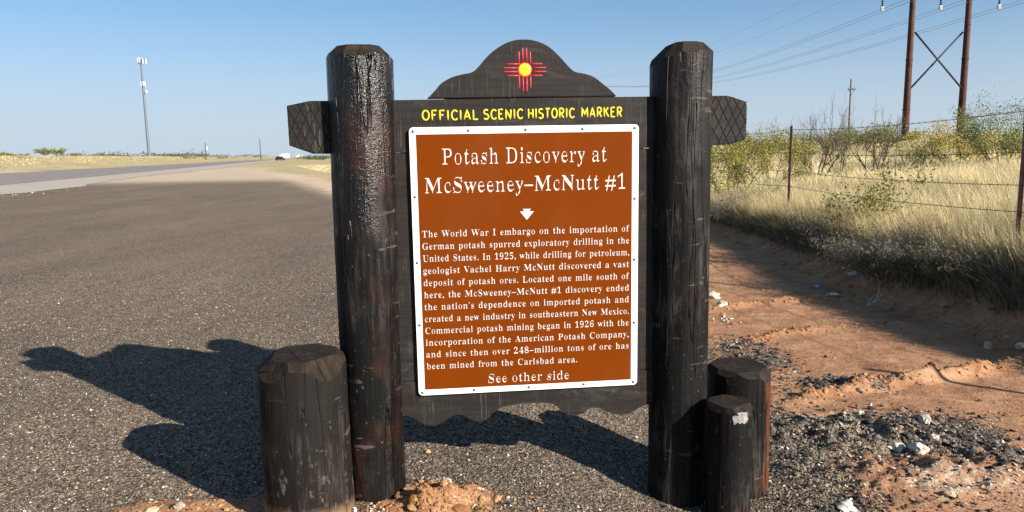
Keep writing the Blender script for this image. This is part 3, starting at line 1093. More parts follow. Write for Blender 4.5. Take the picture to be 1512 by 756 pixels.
# white daub on the thin one
bm = bmesh.new()
rr = random.Random(2)
rows = []
for j in range(7):
    z = 0.485 + 0.042 * j / 6
    row = []
    for i in range(8):
        a = R(-100 + 6.0 * i) + 0.035 * rr.uniform(-1, 1)
        rad_ = 0.1035 - 0.016 * max(0, (z - 0.508) / 0.02) * 0.5
        row.append(bm.verts.new((math.cos(a) * rad_, math.sin(a) * rad_, z + (rr.uniform(-0.012, 0.008) if j < 2 else rr.uniform(-0.003, 0.003)))))
    rows.append(row)
for j in range(6):
    for i in range(7):
        bm.faces.new((rows[j][i], rows[j][i + 1], rows[j + 1][i + 1], rows[j + 1][i]))
obj('paint_daub', bm_mesh(bm, 'paint_daub', True), simple('chalky_paint', (0.22, 0.21, 0.20), 0.9, 0, 0.5, 60), sm_b)


# ------------------------------------------------------------------ plants
def scatter_leaves(centers, size, cols, flat=0.0, aspect=2.2, rng=RNG):
    """one quad leaf per centre; returns verts, faces, per-vertex colours"""
    n = len(centers)
    d = rng.normal(size=(n, 3))
    d[:, 2] *= 1 - flat
    d /= np.linalg.norm(d, axis=1)[:, None]
    e = rng.normal(size=(n, 3))
    e -= d * (e * d).sum(1)[:, None]
    e /= np.linalg.norm(e, axis=1)[:, None] + 1e-9
    s = size * rng.uniform(0.6, 1.4, n)[:, None]
    a, b = d * s * 0.5, e * s * 0.5 / aspect
    V = np.stack([centers - a, centers + b, centers + a, centers - b], 1).reshape(-1, 3)
    Fc = np.arange(4 * n).reshape(n, 4)
    return V, Fc, np.repeat(cols, 4, 0)


def branches(bm, rng, base, height, spread, n_main, depth, r0, curl=0.25, ends=None, seg=5, upright=0.6, taper=0.55):
    ends = [] if ends is None else ends

    def grow(p, d, ln, r, lev):
        pts, rad = [p], [r]
        k = 4
        for i in range(k):
            d = (d + Vector((rng.uniform(-1, 1), rng.uniform(-1, 1), rng.uniform(-0.6, 0.9))) * curl).normalized()
            p = p + d * (ln / k)
            pts.append(p)
            rad.append(r * (1 - taper * (i + 1) / k))
            if lev < depth and i >= 1:
                for _ in range(1 if rng.random() < 0.75 else 2):
                    nd = (d + Vector((rng.uniform(-1, 1), rng.uniform(-1, 1), rng.uniform(-0.4, 0.8))) * 0.95).normalized()
                    grow(p, nd, ln * rng.uniform(0.45, 0.7), rad[-1] * 0.7, lev + 1)
            ends.append((p, lev))
        add_tube(bm, pts, rad, seg if lev == 0 else 3, cap=False)

    for k in range(n_main):
        a = 2 * math.pi * (k + rng.uniform(-0.4, 0.4)) / n_main
        d = Vector((math.cos(a) * spread, math.sin(a) * spread, upright + rng.random() * 0.5)).normalized()
        grow(Vector(base) + Vector((math.cos(a), math.sin(a), 0)) * 0.03 * height, d, height * rng.uniform(0.7, 1.0), r0, 0)
    return ends


def up_to(px, py, Y):
    p = at(px, py, Y)
    return p.z - hz(p.x, Y)


def shrub(x, y, h, w, n_leaf, leaf, pal, label, seed, group=None, name='shrub', cat='shrub', n_main=7, depth=2, clump=0.22, dens=1.0, zoff=0.0, taper=0.55, twig=0.018, spread=0.8, upright=0.6, aspect=2.2):
    rg = random.Random(seed)
    rn = np.random.default_rng(seed)
    z = hz(x, y)
    e = empty(name, (x, y, z + zoff))
    tag(e, label, cat, group)
    bm = bmesh.new()
    ends = branches(bm, rg, (0, 0, -0.05), h * 0.75, spread, n_main, depth, twig, ends=[], upright=upright, taper=taper)
    E = np.array([tuple(p) for p, lev in ends if lev >= min(1, depth)])
    sc_ = np.array([0.5 * w / max(1e-3, np.percentile(np.abs(E[:, 0]), 95)), 0.5 * w / max(1e-3, np.percentile(np.abs(E[:, 1]), 95)), h / max(1e-3, np.percentile(E[:, 2], 97))])
    for v in bm.verts:
        v.co.x *= sc_[0]
        v.co.y *= sc_[1]
        v.co.z *= sc_[2]
    E = E * sc_
    obj('branches', bm_mesh(bm, 'branches', True), MT['bark'], e)
    if n_leaf:
        pick = rn.integers(0, len(E), n_leaf)
        C = E[pick] + rn.normal(size=(n_leaf, 3)) * clump * np.array([w, w, h]) * 0.22
        C[:, 2] = np.maximum(C[:, 2], 0.02)
        P = np.array(pal)
        ck = rn.integers(0, len(P), len(E))
        cols = P[ck[pick]] * rn.uniform(0.65, 1.3, n_leaf)[:, None]
        mixp = P[rn.integers(0, len(P), n_leaf)]
        cols = cols * 0.6 + mixp * 0.4
        V, Fc, cc = scatter_leaves(C, leaf, cols, aspect=aspect, rng=rn)
        obj('foliage', np_mesh('foliage', V, Fc, cc), MT['leaf'], e)
    return e


YG = [(0.30, 0.265, 0.055), (0.22, 0.21, 0.055), (0.37, 0.31, 0.065), (0.15, 0.155, 0.05)]
OL = [(0.20, 0.20, 0.07), (0.27, 0.25, 0.09), (0.15, 0.16, 0.06)]
GN = [(0.17, 0.20, 0.06), (0.24, 0.26, 0.08), (0.12, 0.15, 0.05)]
YE = [(0.46, 0.34, 0.075), (0.36, 0.30, 0.075), (0.25, 0.24, 0.07), (0.54, 0.40, 0.10)]
GY_ = [(0.17, 0.155, 0.13), (0.11, 0.105, 0.09), (0.24, 0.215, 0.175), (0.20, 0.16, 0.09)]


def px_xy(px, Y):
    p = at(px, 216, Y)
    return p.x, Y


GB = 'yellow-green bushes beyond the fence'
for px, Y, h, w, pal, lab, sd_, tw in ((1085, 17.0, 210, 1.6, YG, 'yellow-green bush beside the right end of the header board', 21, 0.012),
                                   (1142, 21.0, 192, 1.9, YG, 'bright yellow-green bush left of the middle fence post', 22, 0.014),
                                   (1200, 30.0, 196, 2.4, OL, 'olive bush right behind the middle fence post', 23, 0.014)):
    x, y = px_xy(px, Y)
    shrub(x, y, up_to(px, h, Y), w, 6500, 0.045, pal, lab, sd_, GB, twig=tw * 1.4, dens=1, clump=0.2)
GO = 'olive bushes on the far pasture'
for px, Y, h, w, lab, sd_ in ((1120, 46, 198, 5.5, 'olive bush far behind the carved board end', 31), (1262, 50, 190, 6.5, 'low round olive bush behind the bare shrubs', 32), (1300, 60, 198, 5.0, 'small olive bush beside the rusty power pole', 33), (1030, 40, 205, 5.0, 'olive bush peeping out behind the right post', 34)):
    x, y = px_xy(px, Y)
    shrub(x, y, up_to(px, h, Y), w, 6000, 0.13, OL, lab, sd_, GO, twig=0.02)
x, y = px_xy(1418, 26)
shrub(x, y, up_to(1418, 186, 26), 2.7, 9000, 0.06, YE, 'broad bush with yellowing leaves in front of the right power pole', 41, n_main=9)
x, y = px_xy(1482, 23)
shrub(x, y, up_to(1482, 160, 23), 2.6, 8500, 0.06, GN, 'tall green mesquite bush at the right edge of the pasture', 42, n_main=8)
x, y = px_xy(1352, 24)
shrub(x, y, up_to(1352, 207, 24), 1.6, 900, 0.06, OL, 'low straggly bush at the foot of the left power pole', 43)
GBR = 'leafless shrubs beyond the fence'
for px, Y, h, w, lab, sd_, nm in ((1208, 22.5, 158, 1.7, 'leafless shrub leaning left with a forked crown', 51, 5), (1242, 22, 154, 1.1, 'leafless shrub in front of the distant wooden utility pole', 52, 4), (1297, 22, 162, 1.7, 'leafless shrub spreading right towards the rusty power pole', 53, 5)):
    x, y = px_xy(px, Y)
    shrub(x, y, up_to(px, h, Y), w, 60, 0.05, OL, lab, sd_, GBR, name='bare_shrub', n_main=nm, depth=3, twig=0.040, taper=0.4, spread=0.7, upright=0.8)
x, y = px_xy(1292, 9.6)
shrub(x, y, up_to(1292, 241, 9.6), 1.05, 1300, 0.045, [(0.24, 0.22, 0.05), (0.17, 0.17, 0.045)], 'small yellow-green mesquite sapling amid the grass behind the fence', 61, name='mesquite_sapling', n_main=6, depth=2, clump=0.3, twig=0.007)
x, y = px_xy(1128, 15.5)
shrub(x, y, 0.75, 1.0, 160, 0.05, YG, 'leafless twisted shrub in the grass left of the middle fence post', 62, GBR, name='bare_shrub', n_main=5, depth=2, twig=0.014)
GG = 'grey weeds along the bank'
for px, Y, h, w, nl, lab, sd_ in ((1088, 14.2, 0.62, 1.3, 4200, 'grey weed clump on the bank next to the right post', 71), (1318, 8.1, 0.52, 1.15, 5200, 'broad grey weed clump on the bank above the dead twig', 72), (1378, 7.5, 0.50, 0.8, 3600, 'narrow grey weed clump on the bank between twig and corner post', 73), (1462, 6.9, 0.36, 0.7, 2600, 'low grey weed clump at the foot of the nearest fence post', 74), (1235, 10.2, 0.36, 0.9, 2400, 'low dark grey weed clump on the bank left of the white litter', 75)):
    x, y = px_xy(px, Y)
    shrub(x, y, h, w, int(nl * 1.3), 0.05, GY_, lab, sd_, GG, name='grey_weed', cat='weed', n_main=14, depth=2, clump=0.3, twig=0.004, aspect=9.0)
x, y = px_xy(1402, 7.3)
shrub(x, y, 0.30, 0.42, 1200, 0.05, [(0.24, 0.23, 0.07), (0.30, 0.26, 0.10)], 'tuft of green weed on the bank among grey weeds', 76, name='green_weed', cat='weed', n_main=8, depth=1, twig=0.004)
GBL = 'bushes on the grassy berm across the road'
for px, D, h, w, nl, lab, sd_ in ((66, 63, 2.0, 3.2, 1800, 'leftmost of the paired dark bushes on the berm', 81), (87, 63, 2.1, 3.4, 1800, 'rounder right-hand bush of the pair on the berm', 82), (112, 64, 0.9, 2.8, 900, 'low bush on the berm just right of the bush pair', 83), (150, 66, 0.8, 3.6, 900, 'low wide bush on the berm left of the cell tower', 84), (30, 62, 0.7, 3.0, 800, 'low flat bush on the berm left of the bush pair', 85), (5, 62, 0.8, 2.4, 800, 'bush on the berm at the left edge', 86), (178, 66, 0.7, 2.6, 600, 'small bush on the berm at the foot of the cell tower', 87)):
    d = at(px, 230, 1.0)
    Y = D / (-(UY * d.x - UX))
    x, y = d.x * Y, Y
    shrub(x, y, h, w, nl, 0.24, OL if sd_ % 2 else GN, lab, sd_, GBL, twig=0.03)


# grass: blades as thin bent strips, one mesh per stand
def grass_mesh(name, pts, hgt, wid, pal, seed, lean=0.35, segs=2, dirx=(-0.15, 0.05)):
    rn = np.random.default_rng(seed)
    n = len(pts)
    z = height(pts[:, 0], pts[:, 1])
    a = rn.uniform(0, 2 * math.pi, n)
    h = hgt * rn.uniform(0.55, 1.25, n)
    w = wid * rn.uniform(0.6, 1.4, n)
    ln = lean * rn.uniform(0.2, 1.4, n)
    dx = np.cos(a) * ln + dirx[0]
    dy = np.sin(a) * ln + dirx[1]
    b = rn.uniform(0, math.pi, n)
    sx, sy = np.cos(b) * w * 0.5, np.sin(b) * w * 0.5
    V = np.zeros((n, 2 * segs + 1, 3))
    for k in range(segs):
        t = k / segs
        cx = pts[:, 0] + dx * h * t ** 1.7
        cy = pts[:, 1] + dy * h * t ** 1.7
        cz = z - 0.02 + h * t
        f = 1 - 0.55 * t
        V[:, 2 * k] = np.stack([cx - sx * f, cy - sy * f, cz], 1)
        V[:, 2 * k + 1] = np.stack([cx + sx * f, cy + sy * f, cz], 1)
    V[:, -1] = np.stack([pts[:, 0] + dx * h, pts[:, 1] + dy * h, z + h * (1 - 0.25 * ln)], 1)
    m = 2 * segs + 1
    base = (np.arange(n) * m)[:, None]
    tri = []
    for k in range(segs - 1):
        tri += [[2 * k, 2 * k + 1, 2 * k + 3], [2 * k, 2 * k + 3, 2 * k + 2]]
    tri.append([2 * segs - 2, 2 * segs - 1, 2 * segs])
    Fc = (base[:, None, :] + np.array(tri)[None]).reshape(-1, 3)
    P = np.array(pal)
    cl = P[rn.integers(0, len(P), n)] * rn.uniform(0.75, 1.2, n)[:, None]
    pn = fbm(pts[:, 0], pts[:, 1], 0.45, 3)
    cl = cl * (1 + 0.62 * pn)[:, None]
    C = np.repeat(cl, m, 0)
    return np_mesh(name, V.reshape(-1, 3), Fc, C)


STRAW = [(0.70, 0.57, 0.34), (0.62, 0.50, 0.28), (0.76, 0.64, 0.41), (0.54, 0.44, 0.24), (0.46, 0.41, 0.22), (0.36, 0.34, 0.19)]
GOLD = [(0.56, 0.41, 0.20), (0.66, 0.52, 0.30), (0.46, 0.33, 0.15), (0.54, 0.46, 0.26), (0.26, 0.23, 0.11), (0.33, 0.30, 0.22), (0.28, 0.28, 0.13)]


def sample(n, fx, seed):
    rn = np.random.default_rng(seed)
    return fx(rn, n)


def clumped(rn, n, ylo, yhi, k_lo, k_hi, clump_n, clump_r, pw=1.0):
    m = max(1, n // clump_n)
    Y = ylo + (yhi - ylo) * rn.random(m) ** pw
    X = Y * (k_lo + (k_hi - k_lo) * rn.random(m))
    c = np.stack([X, Y], 1)
    p = np.repeat(c, clump_n, 0)[:n]
    r = clump_r * (0.7 + 0.03 * p[:, 1])
    return p + rn.normal(size=p.shape) * r[:, None]


# tall stand along the top of the bank
rn = np.random.default_rng(101)
n = 64000
Y = 4.7 + 13.5 * rn.random(n // 14) ** 1.2
X = toe_x(Y) + 0.62 + 1.9 * rn.random(len(Y)) ** 1.3
pts = np.repeat(np.stack([X, Y], 1), 14, 0)
pts = pts + rn.normal(size=pts.shape) * 0.06
g = obj('tall_grass', grass_mesh('tall_grass', pts, 0.47, 0.007, GOLD, 102, 0.32), MT['grass'])
tag(g, 'tall dry golden grass along the top of the bank', 'grass', kind='stuff')
# shorter grey-green fringe hanging over the lip of the bank
Y = 4.6 + 11 * rn.random(2200) ** 1.15
X = toe_x(Y) + 0.42 + 0.55 * rn.random(len(Y))
pts = np.repeat(np.stack([X, Y], 1), 11, 0)
pts = pts + rn.normal(size=pts.shape) * 0.05
tag(obj('bank_fringe', grass_mesh('bank_fringe', pts, 0.30, 0.008, [(0.17, 0.16, 0.10), (0.13, 0.14, 0.07), (0.22, 0.19, 0.12), (0.30, 0.24, 0.13), (0.10, 0.095, 0.06)], 103, 0.75, dirx=(-0.35, 0.05)), MT['grass']), 'grey-green weedy fringe along the lip of the bank', 'grass', kind='stuff')
# pasture near, middle, far
p1 = clumped(rn, 60000, 6.0, 22.0, 0.27, 0.98, 12, 0.07)
p1 = p1[p1[:, 0] > toe_x(p1[:, 1]) + 1.2]
p2 = clumped(rn, 70000, 20.0, 55.0, 0.24, 0.95, 10, 0.16)
p3 = clumped(rn, 55000, 50.0, 160.0, 0.16, 0.95, 8, 0.3)
for nm, pp, h, w, sd_, lb in (('pasture_grass', p1, 0.55, 0.009, 111, 'pale dry pasture grass just behind the fence'), ('pasture_grass', p2, 0.52, 0.028, 112, 'pale dry grass across the middle of the pasture'), ('pasture_grass', p3, 0.45, 0.09, 113, 'pale dry grass on the far rise of the pasture')):
    tag(obj(nm, grass_mesh(nm, pp, h, w, STRAW, sd_, 0.45), MT['grass']), lb, 'grass', kind='stuff')
# verge beside the lot and the berm across the road
rn = np.random.default_rng(120)
n = 26000
Y = 17 + 110 * rn.random(n) ** 1.6
E_ = 1.72 - (Y - 8) * 0.405
X = E_ + 2.0 + 0.05 * Y + (6 + 0.2 * Y) * rn.random(n) ** 1.2
k = road_d(X, Y) < 9
tag(obj('verge_grass', grass_mesh('verge_grass', np.stack([X, Y], 1)[k], 0.22, 0.03, STRAW, 121, 0.6), MT['grass']), 'short dry grass on the verge between lot and pasture', 'grass', kind='stuff')
s = -25 + 420 * rn.random(60000) ** 1.5
d = 44 + 26 * rn.random(60000)
pb = np.stack([-UY * d + UX * s, UX * d + UY * s], 1)
tag(obj('berm_grass', grass_mesh('berm_grass', pb, 0.30, 0.10, [tuple(0.68 * q for q in c) for c in STRAW], 122, 0.6), MT['grass']), 'dry straw grass covering the berm across the road', 'grass', kind='stuff')
# scrub line near the horizon
rn = np.random.default_rng(130)
cs = []
for i in range(420):
    Y = rn.uniform(300, 900)
    X = Y * rn.uniform(-0.62, 0.25)
    D = float(road_d(X, Y))
    if 10 < D < 50:
        continue
    r = rn.uniform(1.5, 4)
    z = hz(X, Y)
    q = rn.normal(size=(60, 3)) * np.array([r, r, r * 0.22]) + np.array([X, Y, z + r * 0.3])
    cs.append(q)
cs = np.concatenate(cs)
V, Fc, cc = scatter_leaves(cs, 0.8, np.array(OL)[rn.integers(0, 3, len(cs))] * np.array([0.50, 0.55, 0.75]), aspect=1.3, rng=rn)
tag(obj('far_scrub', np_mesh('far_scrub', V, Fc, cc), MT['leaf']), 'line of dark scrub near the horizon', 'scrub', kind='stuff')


# ------------------------------------------------------------------ barbed wire fence
FENCE = empty('barbed_wire_fence', (4.85, 7.0, 0))
tag(FENCE, 'rusty barbed wire fence on steel posts along the pasture', 'fence')
FP = [(4.97, 7.0), (4.86, 12.6), (4.80, 18.2), (4.80, 24.0), (6.1, 2.6)]
MT['fpost'] = simple('rusty_fence_post', (0.26, 0.135, 0.105), 0.7, 0.2, 0.35, 14)
MT['wire'] = simple('rusty_wire', (0.05, 0.037, 0.030), 0.6, 0.3, 0.2)
for i, (x, y) in enumerate(FP):
    zb, zt = hz(x, y) - 0.3, 1.93
    bm = bmesh.new()
    add_box(bm, 0, 0, (zb + zt) / 2, 0.050, 0.008, zt - zb, 0.001)
    add_box(bm, 0, 0.020, (zb + zt) / 2 - 0.002, 0.009, 0.034, zt - zb - 0.004, 0.001)
    z = 0.7
    while z < zt - 0.05:
        add_box(bm, 0, -0.007, z, 0.016, 0.010, 0.014)
        z += 0.054
    o = obj('fence_post', bm_mesh(bm, 'fence_post'), MT['fpost'], FENCE)
    o.location = (x - 4.85, y - 7.0, 0)
    o.rotation_euler = (R(random.uniform(-1, 1)), R(random.uniform(-0.6, 0.6)), R(70))
order = sorted(range(len(FP)), key=lambda i: FP[i][1])
for zw in (1.86, 1.47, 1.15, 0.89):
    bm = bmesh.new()
    pts = []
    for a, b in zip(order[:-1], order[1:]):
        (xa, ya), (xb, yb) = FP[a], FP[b]
        da = random.uniform(-0.02, 0.02)
        for k in range(14):
            t = k / 14
            sag = -0.035 * 4 * t * (1 - t)
            pts.append(Vector((xa + (xb - xa) * t - 4.85 - 0.02, ya + (yb - ya) * t - 7.0, zw + sag + da * 4 * t * (1 - t))))
    add_tube(bm, pts, 0.0036, 5)
    for a, b in zip(pts[:-1], pts[1:]):
        L = (b - a).length
        if a.y < -2 or a.y > 7:
            continue
        for j in range(int(L / 0.13)):
            q = a + (b - a) * ((j + 0.5) * 0.13 / L)
            for dv in (Vector((0.4, 0.1, 1)), Vector((-0.5, -0.1, 0.9))):
                dv = dv.normalized() * 0.016
                add_tube(bm, [q - dv, q + dv], 0.0018, 3)
    obj('wire', bm_mesh(bm, 'wire'), MT['wire'], FENCE)
for y in (9.2, 15.5):
    bm = bmesh.new()
    x = 4.90 if y < 12 else 4.83
    add_tube(bm, [(x - 4.85 - 0.02 + 0.004 * math.sin(k * 2), y - 7, 1.82 - k * 0.1) for k in range(10)], 0.0036, 5)
    obj('wire_stay', bm_mesh(bm, 'wire_stay'), MT['wire'], FENCE)

# ------------------------------------------------------------------ power line frame, wires, utility poles
HX, HY = 46.3, 80.0
hbz = hz(HX, HY)
HF = empty('power_line_frame', (HX, HY, hbz))
tag(HF, 'rusty steel twin-pole transmission frame with an X brace', 'power pole')
topz = 20.5
for sx in (-1, 1):
    bm = bmesh.new()
    zz = [-0.5, 3.0, 3.0, 3.15, 3.15, 8.3, 8.3, 8.45, 8.45, topz]
    rr_ = [0.40, 0.365, 0.41, 0.41, 0.36, 0.325, 0.37, 0.37, 0.32, 0.25]
    add_tube(bm, [(sx * 3.02, 0, z) for z in zz], rr_, 20)
    obj('steel_pole', bm_mesh(bm, 'steel_pole', True, 35), MT['rust'], HF)
for sx in (-1, 1):
    bm = bmesh.new()
    add_tube(bm, [(sx * 2.72, -0.25 * sx, 5.2), (-sx * 2.72, -0.25 * sx, 11.2)], 0.10, 8)
    obj('brace', bm_mesh(bm, 'brace', True), MT['brace'], HF)
bm = bmesh.new()
add_box(bm, 0, -0.33, topz - 1.4, 13.6, 0.22, 0.34, 0.03)
add_box(bm, 0, 0.33, topz - 1.4, 13.6, 0.22, 0.34, 0.03)
obj('crossarm', bm_mesh(bm, 'crossarm'), MT['rust'], HF)
GLASS = simple('pale_insulator', (0.34, 0.36, 0.38), 0.25, 0, 0.05)
PH = [-6.25, 0.0, 6.25]
insz = 13.6
for xo in PH:
    bm = bmesh.new()
    z = topz - 1.56
    add_tube(bm, [(xo, 0, z), (xo, 0, insz)], 0.05, 8)
    zz = z - 0.4
    while zz > insz + 0.45:
        add_tube(bm, [(xo, 0, zz), (xo, 0, zz - 0.06), (xo, 0, zz - 0.11)], [0.05, 0.14, 0.12], 12)
        zz -= 0.2
    ins = obj('insulator_string', bm_mesh(bm, 'insulator_string', True, 40), MT['brace'], HF)
    bm = bmesh.new()
    add_box(bm, xo, 0, insz + 0.1, 0.36, 0.25, 0.5, 0.1)
    obj('corona_ring', bm_mesh(bm, 'corona_ring'), GLASS, ins)
CONDUCTOR = simple('aluminium_wire', (0.30, 0.31, 0.33), 0.5, 0.5, 0.1)
PHL = ['left', 'middle', 'right']
for k, xo in enumerate(PH):
    for side in (0, 1):
        bm = bmesh.new()
        pts = []
        for t in list(range(-70, 0, 10)) + list(range(0, 420, 12)):
            if t >= 0:
                dz = -0.0072 * t + 2.85e-4 * t * t if t <= 180 else 7.94 + 0.0895 * (t - 180)
            else:
                dz = -0.004 * t + 1.0e-4 * t * t
            pts.append((HX + xo + (side - 0.5) * 0.46, HY + t, hbz + insz + dz - side * 0.18))
        add_tube(bm, pts, 0.021, 5)
        o = obj('conductor_wire', bm_mesh(bm, 'conductor_wire', True), CONDUCTOR)
        tag(o, 'thin grey conductor of the pair hung from the %s insulator string' % PHL[k], 'power line', 'conductor pair at the %s insulator' % PHL[k])
for xo in (-3.02, 3.02):
    bm = bmesh.new()
    add_tube(bm, [(HX + xo, HY + t, hbz + topz - 0.1 - 0.0072 * min(t, 180) * (t > 0) + (2.4e-4 * t * t if t <= 180 else 7.78 + 0.08 * (t - 180))) for t in list(range(-70, 0, 10)) + list(range(0, 420, 12))], 0.016, 5)
    o = obj('shield_wire', bm_mesh(bm, 'shield_wire', True), CONDUCTOR)
    tag(o, 'thin shield wire over the top of the %s steel pole' % ('left' if xo < 0 else 'right'), 'power line')


def utility_pole(px, Y, ztop, label, arm=True, drum=False, rad=0.17):
    p = at(px, 216, Y)
    zb = hz(p.x, Y)
    e = empty('utility_pole', (p.x, Y, zb))
    tag(e, label, 'utility pole', 'distant wooden utility poles')
    h = ztop - zb
    bm = bmesh.new()
    add_tube(bm, [(0, 0, -0.3), (0, 0, h * 0.5), (0, 0, h)], [rad, rad * 0.9, rad * 0.7], 10)
    obj('pole', bm_mesh(bm, 'pole', True, 40), MT['bark'], e)
    if arm:
        bm = bmesh.new()
        add_box(bm, 0.1, -0.2, h - 2.2, 1.5, 0.14, 0.18)
        add_tube(bm, [(-0.5, -0.2, h - 2.2), (0, -0.2, h - 3.0)], 0.04, 5)
        add_tube(bm, [(0.75, -0.2, h - 2.2), (0, -0.2, h - 3.4)], 0.04, 5)
        c = obj('crossarm', bm_mesh(bm, 'crossarm'), MT['bark'], e)
        bm = bmesh.new()
        for q in (-0.55, 0.75, 0.3):
            add_tube(bm, [(q, -0.2, h - 2.1), (q, -0.2, h - 1.85)], 0.09, 8)
        obj('insulator', bm_mesh(bm, 'insulator'), MT['brace'], c)
    if drum:
        bm = bmesh.new()
        add_tube(bm, [(0.55, 0, h * 0.60), (0.55, 0, h * 0.60 + 1.6)], 0.5, 12)
        obj('transformer', bm_mesh(bm, 'transformer', True, 40), GLASS, e)
    return e


utility_pole(1252, 150, 15.2, 'slender wooden utility pole with a small crossarm behind the leafless shrubs')
utility_pole(303, 330, 8.5, 'small distant utility pole with a white transformer, beyond the road', False, True, 0.26)
utility_pole(384, 420, 11.8, 'thin bare distant pole left of the far vehicles', False, False, 0.26)

# ------------------------------------------------------------------ cell tower
TX, TYY = at(219, 216, 300).x, 300.0
tz = hz(TX, TYY)
CT = empty('cell_tower', (TX, TYY, tz))
tag(CT, 'tall grey monopole cell tower with white antenna panels across the road', 'cell tower')
GALV = simple('galvanised_steel', (0.13, 0.145, 0.175), 0.6, 0.3, 0.12, 2)
PANEL = simple('antenna_white', (0.52, 0.54, 0.56), 0.5, 0, 0.05)
TH = 42.3 - tz
bm = bmesh.new()
add_tube(bm, [(0, 0, -0.5), (0, 0, TH * 0.33), (0, 0, TH * 0.66), (0, 0, TH - 0.6)], [0.58, 0.48, 0.40, 0.32], 16)
obj('mast', bm_mesh(bm, 'mast', True, 40), GALV, CT)
for tier, (zz, rad, hh) in enumerate(((TH - 1.3, 1.9, 1.9), (TH - 10.5, 0.95, 1.8))):
    bm = bmesh.new()
    for k in range(3):
        a0, a1 = R(30 + 120 * k), R(150 + 120 * k)
        for dz in (-0.5, 0.5):
            add_tube(bm, [(rad * math.cos(a0), rad * math.sin(a0), zz + dz), (rad * math.cos(a1), rad * math.sin(a1), zz + dz)], 0.09, 6)
        add_tube(bm, [(0, 0, zz), (rad * math.cos(a0), rad * math.sin(a0), zz)], 0.09, 6)
    pl = obj('antenna_platform', bm_mesh(bm, 'antenna_platform'), GALV, CT)
    for k in range(3):
        a0, a1 = R(30 + 120 * k), R(150 + 120 * k)
        for f in ((0.08, 0.5, 0.92) if tier == 0 else (0.3, 0.75)):
            px_, py_ = rad * (math.cos(a0) * (1 - f) + math.cos(a1) * f), rad * (math.sin(a0) * (1 - f) + math.sin(a1) * f)
            am = (a0 + a1) / 2
            bm = bmesh.new()
            add_box(bm, px_ + 0.25 * math.cos(am), py_ + 0.25 * math.sin(am), zz + random.uniform(-0.3, 0.3), 0.24, 0.42, hh, 0.05, Matrix.Rotation(am, 4, 'Z'))
            obj('antenna_panel', bm_mesh(bm, 'antenna_panel'), PANEL, pl)
bm = bmesh.new()
zz = TH * 0.655
add_tube(bm, [(0.5, -0.3, zz), (1.35, -0.5, zz)], 0.09, 6)
bmesh.ops.create_uvsphere(bm, u_segments=16, v_segments=10, radius=1, matrix=Matrix.Translation((1.5, -0.7, zz + 0.1)) @ Matrix.Diagonal((0.6, 0.3, 0.65, 1)))
obj('dish_antenna', bm_mesh(bm, 'dish_antenna', True), PANEL, CT)


# ------------------------------------------------------------------ far vehicles and shed
def wheel_bm(bm, x, y, r, w):
    add_tube(bm, [(x, y - w / 2, r), (x, y - w / 2 + 0.03, r), (x, y + w / 2, r)], [r * 0.93, r, r], 14)


TYRE = simple('tyre_rubber', (0.02, 0.02, 0.02), 0.85)
GLS = simple('dark_glass', (0.02, 0.025, 0.03), 0.1, 0, 0.1)


def car(px, Y, paint, label, rz, tall=0.0):
    p = at(px, 231, Y)
    e = empty('parked_car', (p.x, Y, hz(p.x, Y) + 0.04), rz)
    tag(e, label, 'car')
    bm = bmesh.new()
    t = tall
    add_prism(bm, [(-2.25, 0.35), (2.25, 0.35), (2.3, 0.75), (2.1, 0.95), (1.15, 1.05), (0.65, 1.50 + t), (-1.35, 1.52 + t), (-1.95, 1.05 + t * 0.6), (-2.3, 0.98)][::-1], -0.9, 0.9, 0.06)
    b = obj('body', bm_mesh(bm, 'body'), paint, e)
    bm = bmesh.new()
    add_prism(bm, [(-1.65, 1.05), (0.95, 1.05), (0.58, 1.44 + t), (-1.3, 1.46 + t)][::-1], -0.906, 0.906)
    obj('window_glass', bm_mesh(bm, 'window_glass'), GLS, b)
    for sx in (-1.4, 1.4):
        for sy in (-0.8, 0.8):
            bm = bmesh.new()
            wheel_bm(bm, sx, sy, 0.35, 0.24)
            obj('wheel', bm_mesh(bm, 'wheel'), TYRE, e)
    return e


car(413.5, 300, simple('dark_car_paint', (0.02, 0.02, 0.024), 0.3, 0, 0.1), 'tiny dark car far off on the highway', R(78), 0.2)
car(459, 560, simple('white_car_paint', (0.75, 0.75, 0.76), 0.3, 0, 0.04), 'tiny white car far off just left of the post', R(0))
p = at(420, 231, 430)
e = empty('box_truck', (p.x, 430, 0.04), R(72))
tag(e, 'tiny white box truck far off beside the dark car', 'truck')
wp = bpy.data.materials['white_car_paint']
bm = bmesh.new()
add_box(bm, 0.6, 0, 2.0, 5.2, 2.4, 2.5, 0.05)
obj('cargo_box', bm_mesh(bm, 'cargo_box'), wp, e)
bm = bmesh.new()
add_prism(bm, [(-4.0, 0.5), (-2.1, 0.5), (-2.1, 2.5), (-3.2, 2.5), (-3.6, 1.6), (-4.0, 1.4)][::-1], -1.05, 1.05, 0.05)
obj('cab', bm_mesh(bm, 'cab'), wp, e)
for sx in (-3.0, 2.0):
    for sy in (-1.0, 1.0):
        bm = bmesh.new()
        wheel_bm(bm, sx, sy, 0.48, 0.3)
        obj('wheel', bm_mesh(bm, 'wheel'), TYRE, e)
p = at(441, 231, 1150)
e = empty('metal_shed', (p.x, 1150, 0))
tag(e, 'tiny white gabled shed on the horizon left of the post', 'shed')
bm = bmesh.new()
add_prism(bm, [(-4, 0), (4, 0), (4, 2.6), (-4, 2.6)][::-1], 0, 8)
obj('wall', bm_mesh(bm, 'wall'), wp, e)
bm = bmesh.new()
add_prism(bm, [(-4.3, 2.62), (4.3, 2.62), (0, 4.2)][::-1], -0.3, 8.3)
obj('roof', bm_mesh(bm, 'roof'), wp, e)


